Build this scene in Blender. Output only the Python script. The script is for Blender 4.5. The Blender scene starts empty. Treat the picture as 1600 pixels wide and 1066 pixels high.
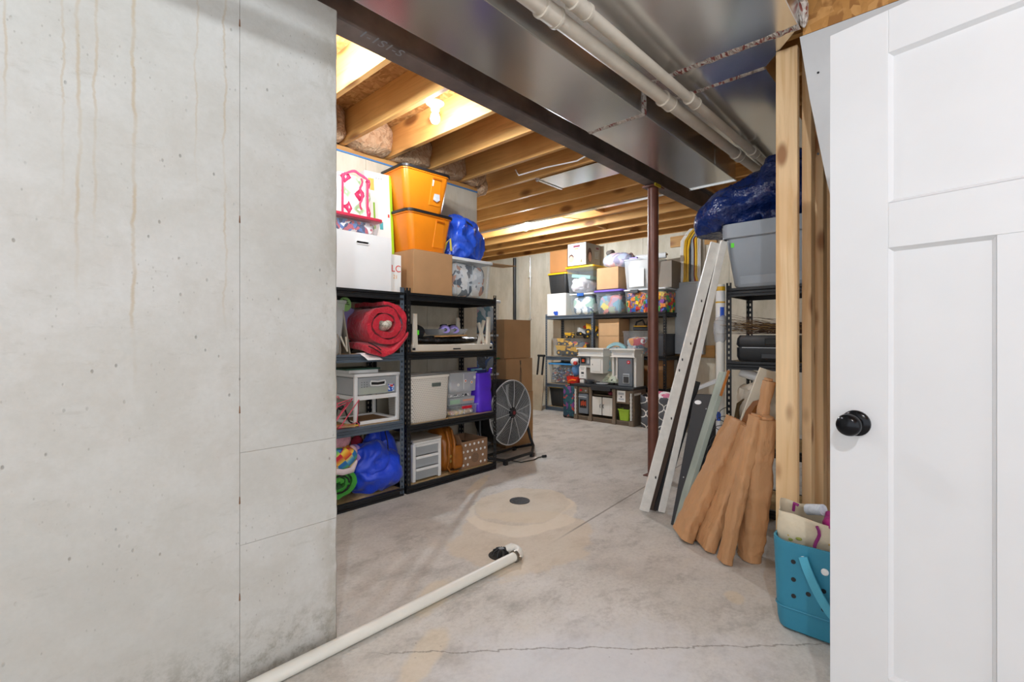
import bpy, bmesh, math, random
from mathutils import Vector, Matrix, noise
sc = bpy.context.scene
COL = sc.collection
PI = math.pi

# ------------------------------------------------------------------ camera, world, exposure
cam_d = bpy.data.cameras.new('camera')
cam = bpy.data.objects.new('camera', cam_d)
COL.objects.link(cam)
cam.location = (0, 0, 1.16)
cam.rotation_euler = (PI / 2, 0, -math.radians(47.46))
cam_d.sensor_width = 36
cam_d.lens = 752 / 1600 * 36
cam_d.shift_y = -6 / 1600
cam_d.clip_start = 0.02
sc.camera = cam

BULB_POWER = 1100.0         # radiance of the bare bulbs
world = bpy.data.worlds.new('world')
sc.world = world
world.use_nodes = True
bgn = world.node_tree.nodes['Background']
bgn.inputs[0].default_value = (0.93, 0.985, 1.05, 1)
bgn.inputs[1].default_value = 1.05
vs = sc.view_settings
vs.view_transform = 'Standard'
vs.look = 'None'
vs.exposure = 0.80
vs.gamma = 1.0
vs.use_curve_mapping = False
sc.cycles.transparent_max_bounces = 24
sc.cycles.max_bounces = 8
sc.cycles.sample_clamp_indirect = 4.0

# ------------------------------------------------------------------ helpers
def lin(h):
    if isinstance(h, str):
        h = h.lstrip('#')
        c = [int(h[i:i + 2], 16) / 255 for i in (0, 2, 4)]
    else:
        c = list(h)[:3]
    return tuple((x / 12.92 if x <= 0.04045 else ((x + 0.055) / 1.055) ** 2.4) for x in c) + (1.0,)


class MB:
    """collects shapes into one mesh"""
    def __init__(self):
        self.v, self.f, self.m = [], [], []
        self.M = None
        self.mi = 0

    def add(self, vs_, fs_):
        b = len(self.v)
        for p in vs_:
            p = Vector(p)
            if self.M is not None:
                p = self.M @ p
            self.v.append(tuple(p))
        for q in fs_:
            self.f.append([b + i for i in q])
            self.m.append(self.mi)
        return self

    def box(self, x0, y0, z0, x1, y1, z1):
        return self.add([(x0, y0, z0), (x1, y0, z0), (x1, y1, z0), (x0, y1, z0), (x0, y0, z1), (x1, y0, z1), (x1, y1, z1), (x0, y1, z1)],
                        [(3, 2, 1, 0), (4, 5, 6, 7), (0, 1, 5, 4), (1, 2, 6, 5), (2, 3, 7, 6), (3, 0, 4, 7)])

    def loft(self, secs, cap0=True, cap1=True, closed=True):
        n = len(secs[0])
        vs_, fs_ = [], []
        for s in secs:
            vs_ += list(s)
        for i in range(len(secs) - 1):
            for j in range(n if closed else n - 1):
                k = (j + 1) % n
                fs_.append((i * n + j, i * n + k, (i + 1) * n + k, (i + 1) * n + j))
        if cap0:
            fs_.append(tuple(reversed(range(n))))
        if cap1:
            fs_.append(tuple(range((len(secs) - 1) * n, len(secs) * n)))
        return self.add(vs_, fs_)

    def cyl(self, p0, p1, r0, r1=None, n=14, caps=True):
        p0, p1 = Vector(p0), Vector(p1)
        if r1 is None:
            r1 = r0
        d = (p1 - p0).normalized()
        u = d.orthogonal().normalized()
        w = d.cross(u)
        s = []
        for p, r in ((p0, r0), (p1, r1)):
            s.append([p + (u * math.cos(2 * PI * i / n) + w * math.sin(2 * PI * i / n)) * r for i in range(n)])
        return self.loft(s, caps, caps)

    def tube(self, pts, r, n=8, caps=True, closed=False):
        pts = [Vector(p) for p in pts]
        secs = []
        u = None
        L = len(pts)
        for i, p in enumerate(pts):
            if closed:
                d = (pts[(i + 1) % L] - pts[i - 1]).normalized()
            else:
                d = (pts[min(i + 1, L - 1)] - pts[max(i - 1, 0)]).normalized()
            if u is None:
                u = d.orthogonal().normalized()
            u = (u - d * u.dot(d))
            u = u.normalized() if u.length > 1e-6 else d.orthogonal().normalized()
            w = d.cross(u)
            rr = r[i] if isinstance(r, (list, tuple)) else r
            secs.append([p + (u * math.cos(2 * PI * k / n) + w * math.sin(2 * PI * k / n)) * rr for k in range(n)])
        if closed:
            secs.append(secs[0])
            return self.loft(secs, False, False)
        return self.loft(secs, caps, caps)

    def grid(self, fn, nu, nv, closeu=False):
        vs_, fs_ = [], []
        for j in range(nv + 1):
            for i in range(nu if closeu else nu + 1):
                vs_.append(fn(i / nu, j / nv))
        w = nu if closeu else nu + 1
        for j in range(nv):
            for i in range(nu):
                k = (i + 1) % w
                fs_.append((j * w + i, j * w + k, (j + 1) * w + k, (j + 1) * w + i))
        return self.add(vs_, fs_)

    def lathe(self, prof, n=20, c=(0, 0, 0), axis='z'):
        cx, cy, cz = c
        secs = []
        for r, z in prof:
            s = []
            for i in range(n):
                a = 2 * PI * i / n
                x, y = r * math.cos(a), r * math.sin(a)
                if axis == 'z':
                    s.append((cx + x, cy + y, cz + z))
                elif axis == 'y':
                    s.append((cx + x, cy + z, cz - y))
                else:
                    s.append((cx + z, cy + x, cz + y))
            secs.append(s)
        return self.loft(secs)

    def prism(self, poly, y0, y1):
        """poly in x,z extruded along y"""
        a = [(p[0], y0, p[1]) for p in poly]
        b = [(p[0], y1, p[1]) for p in poly]
        return self.loft([a, b])

    def blob(self, c, r, seg=28, rings=18, p=2.4, amp=0.0, freq=4.0, seed=0, ridge=0.0, flat=None, top=0.0):
        c = Vector(c)
        off = Vector((seed * 7.31, seed * 3.17, seed * 5.77))
        e = 2.0 / p
        sg = lambda t: math.copysign(abs(t) ** e, t)
        vs_ = []
        for j in range(rings + 1):
            th = -PI / 2 + PI * j / rings
            for i in range(seg):
                ph = 2 * PI * i / seg
                x = sg(math.cos(th)) * sg(math.cos(ph))
                y = sg(math.cos(th)) * sg(math.sin(ph))
                z = sg(math.sin(th))
                k = 1.0 - top * (z * 0.5 + 0.5)
                q = Vector((x * r[0] * k, y * r[1] * k, z * r[2]))
                d = noise.noise(q * freq + off) * amp
                if ridge:
                    d += (0.5 - abs(noise.noise(q * freq * 1.7 + off * 2))) * ridge
                nn = q.normalized() if q.length > 1e-6 else Vector((0, 0, 1))
                q = q + nn * d
                if flat is not None and q.z < flat:
                    q.z = flat
                vs_.append(c + q)
        fs_ = []
        for j in range(rings):
            for i in range(seg):
                k = (i + 1) % seg
                fs_.append((j * seg + i, j * seg + k, (j + 1) * seg + k, (j + 1) * seg + i))
        return self.add(vs_, fs_)

    def build(self, name, mat, parent=None, smooth=False, bevel=0.0, angle=40, seg=2, weld=False):
        me = bpy.data.meshes.new(name)
        me.from_pydata([tuple(p) for p in self.v], [], self.f)
        mats = mat if isinstance(mat, (list, tuple)) else [mat]
        for m_ in mats:
            me.materials.append(m_)
        if len(mats) > 1:
            for po, k in zip(me.polygons, self.m):
                po.material_index = k
        if weld:
            bm = bmesh.new(); bm.from_mesh(me)
            bmesh.ops.remove_doubles(bm, verts=bm.verts, dist=1e-5)
            bm.to_mesh(me); bm.free()
        me.update()
        if smooth:
            me.polygons.foreach_set('use_smooth', [True] * len(me.polygons))
            me.set_sharp_from_angle(angle=math.radians(angle))
        o = bpy.data.objects.new(name, me)
        COL.objects.link(o)
        if parent is not None:
            o.parent = parent
        if bevel:
            md = o.modifiers.new('bevel', 'BEVEL')
            md.width = bevel; md.segments = seg; md.limit_method = 'ANGLE'; md.angle_limit = math.radians(40)
        return o


def rr(w, d, r, z, cx=0, cy=0, k=4):
    """rounded rectangle section"""
    r = min(r, w / 2 - 1e-4, d / 2 - 1e-4)
    out = []
    for sx, sy, a0 in ((1, 1, 0), (-1, 1, PI / 2), (-1, -1, PI), (1, -1, 1.5 * PI)):
        for i in range(k + 1):
            a = a0 + PI / 2 * i / k
            out.append((cx + sx * (w / 2 - r) + r * math.cos(a), cy + sy * (d / 2 - r) + r * math.sin(a), z))
    return out


def tag(o, label, cat=None, group=None, kind=None):
    o['label'] = label
    if cat: o['category'] = cat
    if group: o['group'] = group
    if kind: o['kind'] = kind
    return o


def thing(name, label, cat, loc=(0, 0, 0), rz=0.0, group=None, rot=None):
    o = bpy.data.objects.new(name, None)
    COL.objects.link(o)
    o.empty_display_size = 0.05
    o.location = loc
    o.rotation_euler = rot if rot else (0, 0, rz)
    return tag(o, label, cat, group)


def struct(o, label=None):
    o['kind'] = 'structure'
    if label: o['label'] = label
    return o


def share(src, name, parent, loc=(0, 0, 0), rot=(0, 0, 0), scale=(1, 1, 1)):
    o = src.copy()
    o.name = name
    COL.objects.link(o)
    o.parent = parent
    o.location = loc; o.rotation_euler = rot; o.scale = scale
    return o


# ------------------------------------------------------------------ materials
class NT:
    def __init__(self, name):
        self.mat = bpy.data.materials.new(name)
        self.mat.use_nodes = True
        self.t = self.mat.node_tree
        self.b = self.t.nodes['Principled BSDF']
        self.out = self.t.nodes['Material Output']
        self._c = None

    def n(self, typ, **kw):
        nd = self.t.nodes.new(typ)
        for k, v in kw.items():
            setattr(nd, k, v)
        return nd

    def l(self, a, b):
        self.t.links.new(a, b)

    def co(self, scale=(1, 1, 1), rot=(0, 0, 0), loc=(0, 0, 0), rnd=False):
        if self._c is None:
            self._c = self.n('ShaderNodeTexCoord')
        src = self._c.outputs['Object']
        if rnd:
            oi = self.n('ShaderNodeObjectInfo')
            ad = self.n('ShaderNodeVectorMath', operation='MULTIPLY_ADD')
            cb = self.n('ShaderNodeCombineXYZ')
            self.l(oi.outputs['Random'], cb.inputs[0]); self.l(oi.outputs['Random'], cb.inputs[1]); self.l(oi.outputs['Random'], cb.inputs[2])
            self.l(cb.outputs[0], ad.inputs[0]); ad.inputs[1].default_value = (13.7, 29.1, 17.3)
            self.l(src, ad.inputs[2]); src = ad.outputs[0]
        m = self.n('ShaderNodeMapping')
        m.inputs['Scale'].default_value = scale; m.inputs['Rotation'].default_value = rot; m.inputs['Location'].default_value = loc
        self.l(src, m.inputs[0])
        return m.outputs[0]

    def noise(self, vec, scale, detail=4, rough=.55, dist=0.0):
        nd = self.n('ShaderNodeTexNoise')
        self.l(vec, nd.inputs['Vector'])
        nd.inputs['Scale'].default_value = scale; nd.inputs['Detail'].default_value = detail
        nd.inputs['Roughness'].default_value = rough; nd.inputs['Distortion'].default_value = dist
        return nd.outputs['Fac']

    def voro(self, vec, scale, feature='F1', out='Distance', rnd=1.0):
        nd = self.n('ShaderNodeTexVoronoi', feature=feature)
        self.l(vec, nd.inputs['Vector']); nd.inputs['Scale'].default_value = scale
        nd.inputs['Randomness'].default_value = rnd
        return nd.outputs[out]

    def ramp(self, fac, stops, interp='LINEAR'):
        nd = self.n('ShaderNodeValToRGB')
        nd.color_ramp.interpolation = interp
        el = nd.color_ramp.elements
        while len(el) < len(stops):
            el.new(0.5)
        for e, (p, c) in zip(el, stops):
            e.position = p
            e.color = c if len(c) == 4 else tuple(c) + (1,)
        self.l(fac, nd.inputs[0])
        return nd.outputs[0]

    def step(self, fac, a, b):
        nd = self.n('ShaderNodeMapRange', interpolation_type='SMOOTHSTEP')
        self.l(fac, nd.inputs[0])
        nd.inputs[1].default_value = a; nd.inputs[2].default_value = b
        return nd.outputs[0]

    def math(self, op, a, b=None, c=None, clamp=False):
        nd = self.n('ShaderNodeMath', operation=op, use_clamp=clamp)
        for i, x in enumerate((a, b, c)):
            if x is None: continue
            if isinstance(x, (int, float)): nd.inputs[i].default_value = x
            else: self.l(x, nd.inputs[i])
        return nd.outputs[0]

    def sep(self, vec):
        nd = self.n('ShaderNodeSeparateXYZ'); self.l(vec, nd.inputs[0])
        return nd.outputs

    def mix(self, fac, a, b, blend='MIX'):
        nd = self.n('ShaderNodeMix', data_type='RGBA', blend_type=blend)
        for s, x in ((nd.inputs[0], fac), (nd.inputs[6], a), (nd.inputs[7], b)):
            if isinstance(x, (int, float)): s.default_value = x
            elif isinstance(x, tuple): s.default_value = x
            else: self.l(x, s)
        return nd.outputs[2]

    def bump(self, h, strength=.3, dist=.01):
        nd = self.n('ShaderNodeBump')
        nd.inputs['Strength'].default_value = strength; nd.inputs['Distance'].default_value = dist
        self.l(h, nd.inputs['Height']); self.l(nd.outputs[0], self.b.inputs['Normal'])

    def set(self, col=None, rough=None, metal=None, **kw):
        for key, x in (('Base Color', col), ('Roughness', rough), ('Metallic', metal)):
            if x is None: continue
            if isinstance(x, (int, float, tuple)): self.b.inputs[key].default_value = x
            else: self.l(x, self.b.inputs[key])
        for k, x in kw.items():
            self.b.inputs[k.replace('_', ' ')].default_value = x
        return self.mat


_mc = {}
def pm(name, col, rough=.5, metal=0.0, var=.12, vs_=6.0, bump=0.0, bs=60.0, bd=.002, stretch=(1, 1, 1), **kw):
    """plain procedural material: a base colour with gentle noise variation and fine relief"""
    if name in _mc: return _mc[name]
    t = NT(name)
    c = lin(col)
    v = t.co(stretch)
    f = t.noise(v, vs_, 4)
    lo = tuple(x * (1 - var) for x in c[:3]) + (1,)
    hi = tuple(min(1, x * (1 + var * .6)) for x in c[:3]) + (1,)
    t.set(t.ramp(f, [(.3, lo), (.7, hi)]), rough, metal, **kw)
    if bump:
        t.bump(t.noise(v, bs, 3), bump, bd)
    _mc[name] = t.mat
    return t.mat


def clear(name, col='#dfe6ea', fac=.10, rough=.12):
    if name in _mc: return _mc[name]
    t = NT(name)
    v = t.co()
    f = t.noise(v, 9, 3)
    t.set(t.ramp(f, [(.3, tuple(x * .93 for x in lin(col)[:3])), (.7, lin(col))]), rough)
    tr = t.n('ShaderNodeBsdfTransparent')
    tr.inputs[0].default_value = (.97, .975, .98, 1)
    lw = t.n('ShaderNodeLayerWeight'); lw.inputs[0].default_value = .3
    k = t.math('MULTIPLY_ADD', lw.outputs['Facing'], .3, fac, clamp=True)
    mx = t.n('ShaderNodeMixShader')
    t.l(k, mx.inputs[0]); t.l(tr.outputs[0], mx.inputs[1]); t.l(t.b.outputs[0], mx.inputs[2]); t.l(mx.outputs[0], t.out.inputs[0])
    _mc[name] = t.mat
    return t.mat


def cellmix(name, cols, scale=14, rough=.8, bump=.4, stretch=(1, 1, 1)):
    """jumbled cloth or small goods: random cells of a few colours"""
    if name in _mc: return _mc[name]
    t = NT(name)
    v0 = t.co(stretch)
    nz = t.n('ShaderNodeTexNoise'); t.l(v0, nz.inputs['Vector']); nz.inputs['Scale'].default_value = 7
    ad = t.n('ShaderNodeVectorMath', operation='MULTIPLY_ADD')
    t.l(nz.outputs['Color'], ad.inputs[0]); ad.inputs[1].default_value = (.22, .22, .22); t.l(v0, ad.inputs[2])
    vn = t.n('ShaderNodeTexVoronoi'); t.l(ad.outputs[0], vn.inputs['Vector']); vn.inputs['Scale'].default_value = scale
    s = t.n('ShaderNodeSeparateColor'); t.l(vn.outputs['Color'], s.inputs[0])
    st = [(i / len(cols), lin(c)) for i, c in enumerate(cols)]
    t.set(t.ramp(s.outputs[0], st, 'CONSTANT'), rough)
    t.bump(vn.outputs['Distance'], bump, .01)
    _mc[name] = t.mat
    return t.mat


def wood(name, light, dark, knot='#7a4a22', axis=1, gscale=26, rough=.62, knots=True, kscale=3.2):
    t = NT(name)
    s = [gscale, gscale, gscale]; s[axis] = 1.3
    v = t.co(tuple(s), rnd=True)
    f = t.noise(v, 1.0, 6, .6, 1.4)
    f2 = t.noise(t.co(rnd=True), 2.2, 2)
    col = t.ramp(f, [(.25, lin(dark)), (.5, lin(light)), (.75, tuple(min(1, x * 1.12) for x in lin(light)[:3]))])
    col = t.mix(t.step(f2, .35, .75), col, t.mix(.5, col, lin(dark)))
    if knots:
        ks = [kscale * 1.5] * 3; ks[axis] = kscale * .62
        kd = t.voro(t.co(tuple(ks), rnd=True), 1.0)
        m = t.math('SUBTRACT', 1.0, t.step(kd, .1, .26), clamp=True)
        col = t.mix(t.math('MULTIPLY', m, .85), col, lin(knot))
    t.set(col, rough)
    t.bump(f, .15, .003)
    return t.mat


def osb(name, cols=('#b98546', '#8f5c28', '#d6a768', '#a0703a'), sc_=9.0):
    t = NT(name)
    v = t.co((1.0, 2.6, 1.0), rot=(.3, .2, .6))
    v2 = t.co((2.6, 1.0, 1.3), rot=(.5, .1, -.5))
    def cell(vec, s_):
        vn = t.n('ShaderNodeTexVoronoi'); t.l(vec, vn.inputs['Vector']); vn.inputs['Scale'].default_value = s_
        q = t.n('ShaderNodeSeparateColor'); t.l(vn.outputs['Color'], q.inputs[0])
        return q.outputs[0]
    a = t.ramp(cell(v, sc_), [(0, lin(cols[0])), (.3, lin(cols[1])), (.6, lin(cols[2])), (.85, lin(cols[3]))], 'CONSTANT')
    b = t.ramp(cell(v2, sc_ * 1.2), [(0, lin(cols[2])), (.35, lin(cols[0])), (.7, lin(cols[1]))], 'CONSTANT')
    t.set(t.mix(t.step(t.noise(t.co(), 11, 3), .42, .58), a, b), .7)
    t.bump(t.noise(t.co(), 40, 3), .3, .004)
    return t.mat


def cardboard(name, col='#b58a5c', dark=.85):
    if name in _mc: return _mc[name]
    t = NT(name)
    c = lin(col)
    f = t.noise(t.co((1, 1, 1)), 5, 3)
    fl = t.noise(t.co((120, 120, 2)), 1, 2)
    col_ = t.ramp(f, [(.3, tuple(x * dark for x in c[:3])), (.7, c)])
    t.set(t.mix(t.math('MULTIPLY', fl, .18), col_, tuple(x * .75 for x in c[:3]) + (1,)), .78)
    t.bump(fl, .06, .002)
    _mc[name] = t.mat
    return t.mat


WHITE = pm('white_plastic', '#e9e8e6', .35, var=.03)
WHITE_PAINT = pm('white_paint', '#dadadb', .42, var=.02, bump=.03, bs=300)
BLACK = pm('black_plastic', '#1b1c1f', .42, var=.2)
BLACK_STEEL = pm('black_enamel_steel', '#1c1d20', .38, .2, var=.25, bump=.05, bs=120)
SLATE_STEEL = pm('slate_enamel_steel', '#5a6673', .38, .25, var=.15, bump=.05, bs=120)
DARKGREY = pm('dark_grey', '#3a3c40', .5, var=.15)
GREY = pm('grey_plastic', '#777d84', .4, var=.06)
LTGREY = pm('light_grey_plastic', '#b9bcbf', .4, var=.05)
CARD = cardboard('cardboard', '#b78d62')
CARD_LT = cardboard('cardboard_light', '#cfa679')
CARD_DK = cardboard('cardboard_dark', '#8f673f')
PARTICLE = pm('particle_board', '#b89a6c', .8, var=.25, vs_=40, bump=.2, bs=180)
CLEAR = clear('clear_plastic')
FROST = clear('frosted_plastic', '#e8ebed', .42, .35)


def text(par, s, size, loc, mat, rot=(PI / 2, 0, 0), name='lettering', ext=.0004):
    """flat lettering, turned into a plain mesh"""
    c_ = bpy.data.curves.new(name, 'FONT'); c_.body = s; c_.size = size; c_.extrude = ext; c_.align_x = 'CENTER'
    o_ = bpy.data.objects.new(name, c_); COL.objects.link(o_)
    me = bpy.data.meshes.new_from_object(o_.evaluated_get(bpy.context.evaluated_depsgraph_get()))
    bpy.data.objects.remove(o_)
    me.name = name
    me.materials.clear(); me.materials.append(mat)
    q = bpy.data.objects.new(name, me); COL.objects.link(q); q.parent = par; q.location = loc; q.rotation_euler = rot
    return q

# ------------------------------------------------------------------ concrete materials
def concrete_wall():
    t = NT('cast_concrete')
    v = t.co()
    big = t.noise(v, 1.3, 5, .6)
    mid = t.noise(v, 6, 6, .65, .4)
    fine = t.noise(v, 60, 4, .6)
    col = t.ramp(big, [(.3, lin('#b3b0a9')), (.5, lin('#c3c1bb')), (.72, lin('#cccac6'))])
    col = t.mix(t.math('MULTIPLY', t.step(mid, .4, .66), .6), col, lin('#bbb7af'))
    # pits and dark specks
    pit = t.voro(t.co((1, 1, .6)), 26)
    gate = t.step(t.noise(v, 5, 3), .44, .6)
    pm_ = t.math('MULTIPLY', t.math('SUBTRACT', 1.0, t.step(pit, .05, .11), clamp=True), gate)
    col = t.mix(t.math('MULTIPLY', pm_, .6), col, lin('#77746c'))
    p2 = t.voro(t.co((1, 1, .55), rot=(0, .5, 0)), 62)
    g2 = t.step(t.noise(v, 3.5, 4, .7), .48, .6)
    p2 = t.math('MULTIPLY', t.math('SUBTRACT', 1.0, t.step(p2, .06, .17), clamp=True), g2)
    col = t.mix(t.math('MULTIPLY', p2, .5), col, lin('#8b877e'))
    sm = t.step(t.noise(t.co((1.6, 1.6, 4.5), rot=(0, .45, 0)), 5, 6, .75), .57, .7)
    col = t.mix(t.math('MULTIPLY', sm, .35), col, lin('#aaa69d'))
    col = t.mix(t.math('MULTIPLY', t.math('SUBTRACT', fine, .35), .35), col, lin('#9c988f'))
    # rust coloured run marks down the face
    xyz = t.sep(v)
    wob = t.math('MULTIPLY', t.math('SUBTRACT', t.noise(t.co((.01, .01, 5)), 1, 4, .7), .5), .06)
    for k, (xc, zlo, wdt, amt) in enumerate(((.03, 1.55, .004, .5), (.165, 1.2, .006, .55), (.20, 1.35, .005, .5), (.285, .95, .007, .62),
                                            (.135, 1.45, .004, .45), (.44, 1.5, .004, .4), (.52, 1.1, .005, .5), (-.06, 1.0, .006, .5))):
        nz = t.noise(t.co((.01, .01, 2.6 + k * .5), loc=(0, 0, k * 3.1)), 1, 7, .68)
        dx = t.math('ABSOLUTE', t.math('SUBTRACT', t.math('SUBTRACT', xyz[0], xc), t.math('MULTIPLY', t.math('SUBTRACT', nz, .5), .05)))
        m = t.math('SUBTRACT', 1.0, t.step(dx, wdt * .15, wdt), clamp=True)
        m = t.math('MULTIPLY', m, t.step(xyz[2], zlo, zlo + .35))
        m = t.math('MULTIPLY', m, t.step(t.noise(t.co((.1, .1, 3)), 1.5, 2), .3, .55))
        col = t.mix(t.math('MULTIPLY', m, amt * .8), col, lin('#b0966c'))
    # grime at the foot, broken by noise
    ft = t.math('MULTIPLY', t.math('SUBTRACT', 1.0, t.step(xyz[2], .02, .3), clamp=True), t.step(t.noise(v, 22, 5, .75), .42, .68))
    col = t.mix(t.math('MULTIPLY', ft, .6), col, lin('#7a7364'))
    edge = t.math('MULTIPLY', t.step(xyz[0], .80, .90), t.step(t.noise(t.co((1, 1, .6)), 9, 6, .7), .42, .6))
    col = t.mix(t.math('MULTIPLY', edge, .55), col, lin('#a19a8c'))
    t.set(col, .88)
    t.bump(t.math('ADD', t.math('MULTIPLY', fine, .4), t.math('MULTIPLY', pm_, -1.2)), .35, .006)
    return t.mat


def concrete_far():
    t = NT('board_formed_concrete')
    v = t.co()
    col = t.ramp(t.noise(t.co((3, 3, .9)), 1.6, 5, .65), [(.3, lin('#b7ad98')), (.55, lin('#cbc2b0')), (.75, lin('#d5cdbd'))])
    col = t.mix(t.math('MULTIPLY', t.step(t.noise(v, 12, 5, .7), .55, .8), .4), col, lin('#978d7b'))
    t.set(col, .88)
    t.bump(t.noise(t.co((26, 26, 1.2)), 1, 4), .2, .005)
    return t.mat


def concrete_floor():
    t = NT('slab_concrete')
    v = t.co()
    xyz = t.sep(v)
    big = t.noise(v, 1.3, 7, .68, .1)
    mid = t.noise(t.co(rot=(0, 0, .7), scale=(1, 1.5, 1)), 3.6, 9, .74, .15)
    fine = t.noise(v, 55, 5, .7)
    col = t.ramp(big, [(.3, lin('#aca69d')), (.5, lin('#c5c0b8')), (.7, lin('#d2cfca'))])
    col = t.mix(t.math('MULTIPLY', t.step(mid, .48, .66), .6), col, lin('#948f88'))
    col = t.mix(t.math('MULTIPLY', t.step(mid, .48, .34), .5), col, lin('#cac3b6'))
    col = t.mix(t.math('MULTIPLY', t.step(fine, .45, .75), .35), col, lin('#8f8a82'))
    col = t.mix(t.math('MULTIPLY', t.step(fine, .5, .3), .25), col, lin('#d8d4cc'))
    # grey white bloom near the door
    def ell(cx, cy, rx, ry, rot=0.0, soft=.35, wob=.5, ns=4):
        m = t.co((1, 1, 1)); s = t.sep(m)
        dx = t.math('SUBTRACT', s[0], cx); dy = t.math('SUBTRACT', s[1], cy)
        c_, s_ = math.cos(rot), math.sin(rot)
        a = t.math('ADD', t.math('MULTIPLY', dx, c_ / rx), t.math('MULTIPLY', dy, s_ / rx))
        b = t.math('ADD', t.math('MULTIPLY', dx, -s_ / ry), t.math('MULTIPLY', dy, c_ / ry))
        d = t.math('SQRT', t.math('ADD', t.math('MULTIPLY', a, a), t.math('MULTIPLY', b, b)))
        d = t.math('ADD', d, t.math('MULTIPLY', t.math('SUBTRACT', t.noise(v, ns, 4, .6), .5), wob))
        return t.math('SUBTRACT', 1.0, t.step(d, 1 - soft, 1.0), clamp=True)
    col = t.mix(t.math('MULTIPLY', ell(1.4, .9, .85, .45, -.75, .8, 1.0, 5), .65), col, lin('#d6d8dd'))
    col = t.mix(t.math('MULTIPLY', ell(2.1, 1.85, .5, .42, .4, .12, .9, 3), .55), col, lin('#cdbb9f'))
    col = t.mix(t.math('MULTIPLY', ell(2.52, 2.2, .36, .32, 0, .08, .7, 3), .6), col, lin('#d2c3a8'))
    ring = t.math('SUBTRACT', ell(2.42, 2.12, .42, .36, .3, .06, .5, 3), ell(2.5, 2.2, .38, .31, .3, .06, .5, 3), clamp=True)
    col = t.mix(t.math('MULTIPLY', ring, .5), col, lin('#e2d6c0'))
    for cx, cy, rx, ry in ((1.08, 1.42, .22, .07), (2.6, 2.75, .35, .05), (1.35, 1.72, .2, .08), (2.25, .72, .07, .05)):
        col = t.mix(t.math('MULTIPLY', ell(cx, cy, rx, ry, .5, .4, .8, 9), .5), col, lin('#d9c7a8'))
    # saw cut joint and a wandering hairline crack
    jy = t.math('ABSOLUTE', t.math('SUBTRACT', t.math('SUBTRACT', xyz[1], t.math('MULTIPLY', xyz[0], .075)), 1.507))
    j = t.math('MULTIPLY', t.math('SUBTRACT', 1.0, t.step(jy, .003, .009), clamp=True), t.step(xyz[0], 2.1, 2.5))
    cn = t.math('MULTIPLY', t.math('SUBTRACT', t.noise(t.co((1, .05, 1)), 7, 5, .7), .5), .14)
    cy_ = t.math('ABSOLUTE', t.math('ADD', t.math('SUBTRACT', t.math('ADD', xyz[1], t.math('MULTIPLY', xyz[0], 1.03)), 2.56), cn))
    k = t.math('MULTIPLY', t.math('SUBTRACT', 1.0, t.step(cy_, .0015, .008), clamp=True), t.math('MULTIPLY', t.step(xyz[0], .9, 1.05), t.math('SUBTRACT', 1.0, t.step(xyz[0], 2.1, 2.2), clamp=True)))
    ln = t.math('MAXIMUM', t.math('MULTIPLY', j, .75), t.math('MULTIPLY', k, .6))
    col = t.mix(ln, col, lin('#6e665b'))
    sp = t.math('SUBTRACT', 1.0, t.step(t.voro(v, 17), .04, .09), clamp=True)
    col = t.mix(t.math('MULTIPLY', t.math('MULTIPLY', sp, t.step(t.noise(v, 3, 2), .52, .66)), .5), col, lin('#6d675e'))
    t.set(col, t.ramp(mid, [(.3, (.5, .5, .5)), (.7, (.72, .72, .72))]))
    t.bump(t.math('SUBTRACT', fine, t.math('MULTIPLY', ln, 1.5)), .18, .005)
    return t.mat


M_WALL = concrete_wall()
M_FAR = concrete_far()
M_FLOOR = concrete_floor()
M_JOIST = wood('joist_fir', '#e3b06a', '#c68c4a', '#7b4a20', 1)
M_PLATE = wood('plate_fir', '#cf9c5c', '#b07a40', '#7b4a20', 0)
M_STUD = wood('stud_spruce', '#e3c296', '#cda06a', '#8a552a', 2, 22, kscale=5.5)
M_OSB = osb('oriented_strand_board', ('#b98750', '#a5743c', '#c99a60', '#b07f48'), 17)
M_GALV = None

def galvanised():
    t = NT('galvanised_sheet')
    v = t.co()
    f = t.noise(v, 2.0, 2, .5)
    col = t.ramp(f, [(.3, (.72, .72, .71, 1)), (.7, (.82, .82, .81, 1))])
    t.set(col, .2, .92)
    return t.mat
M_GALV = galvanised()
M_SEAL = cellmix('duct_sealant', ['#b9aaa0', '#8c4a44', '#c9bfb6', '#a5968c', '#d4ccc4'], 45, .7, .8, (1, 2.5, 1))

# ------------------------------------------------------------------ floor
fl = MB().box(-3, -3, -.12, 7, 7.4, 0).build('floor', M_FLOOR)
struct(fl, 'stained grey concrete slab with a beige patch round the drain')

# ------------------------------------------------------------------ foreground concrete wall
wl = bpy.data.objects.new('wall_left', None); COL.objects.link(wl)
struct(wl, 'tall cast concrete wall filling the left of the view, with form seams and rust runs')
def jag(x0, x1, z0, z1, y0=1.74, y1=1.99, seed=1, right=False):
    """a concrete panel whose free end is slightly uneven"""
    mb = MB()
    n = 40 if right else 1
    secs = []
    for i in range(n + 1):
        z = z0 + (z1 - z0) * i / n
        dx = (noise.noise(Vector((seed, 0, z * 9))) * .004 + noise.noise(Vector((seed, 3, z * 30))) * .002) if right else 0
        secs.append([(x0, y0, z), (x1 + dx - .006 * right, y0, z), (x1 + dx, y0 + .006 * right, z), (x1 + dx, y1, z), (x0, y1, z)])
    return mb.loft(secs)
jag(-3, .5635, 0, 2.41).build('panel', M_WALL, wl)
for z0, z1 in ((0, .469), (.4702, .776), (.7772, 2.41)):
    jag(.565, .906, z0, z1, seed=3, right=True).build('panel', M_WALL, wl)
M_SEAM = pm('seam_dirt', '#9a9285', .9, var=.3, vs_=30)
MB().box(-2.9, 1.7425, .001, .895, 1.95, 2.4).build('core', M_SEAM, wl)
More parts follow.
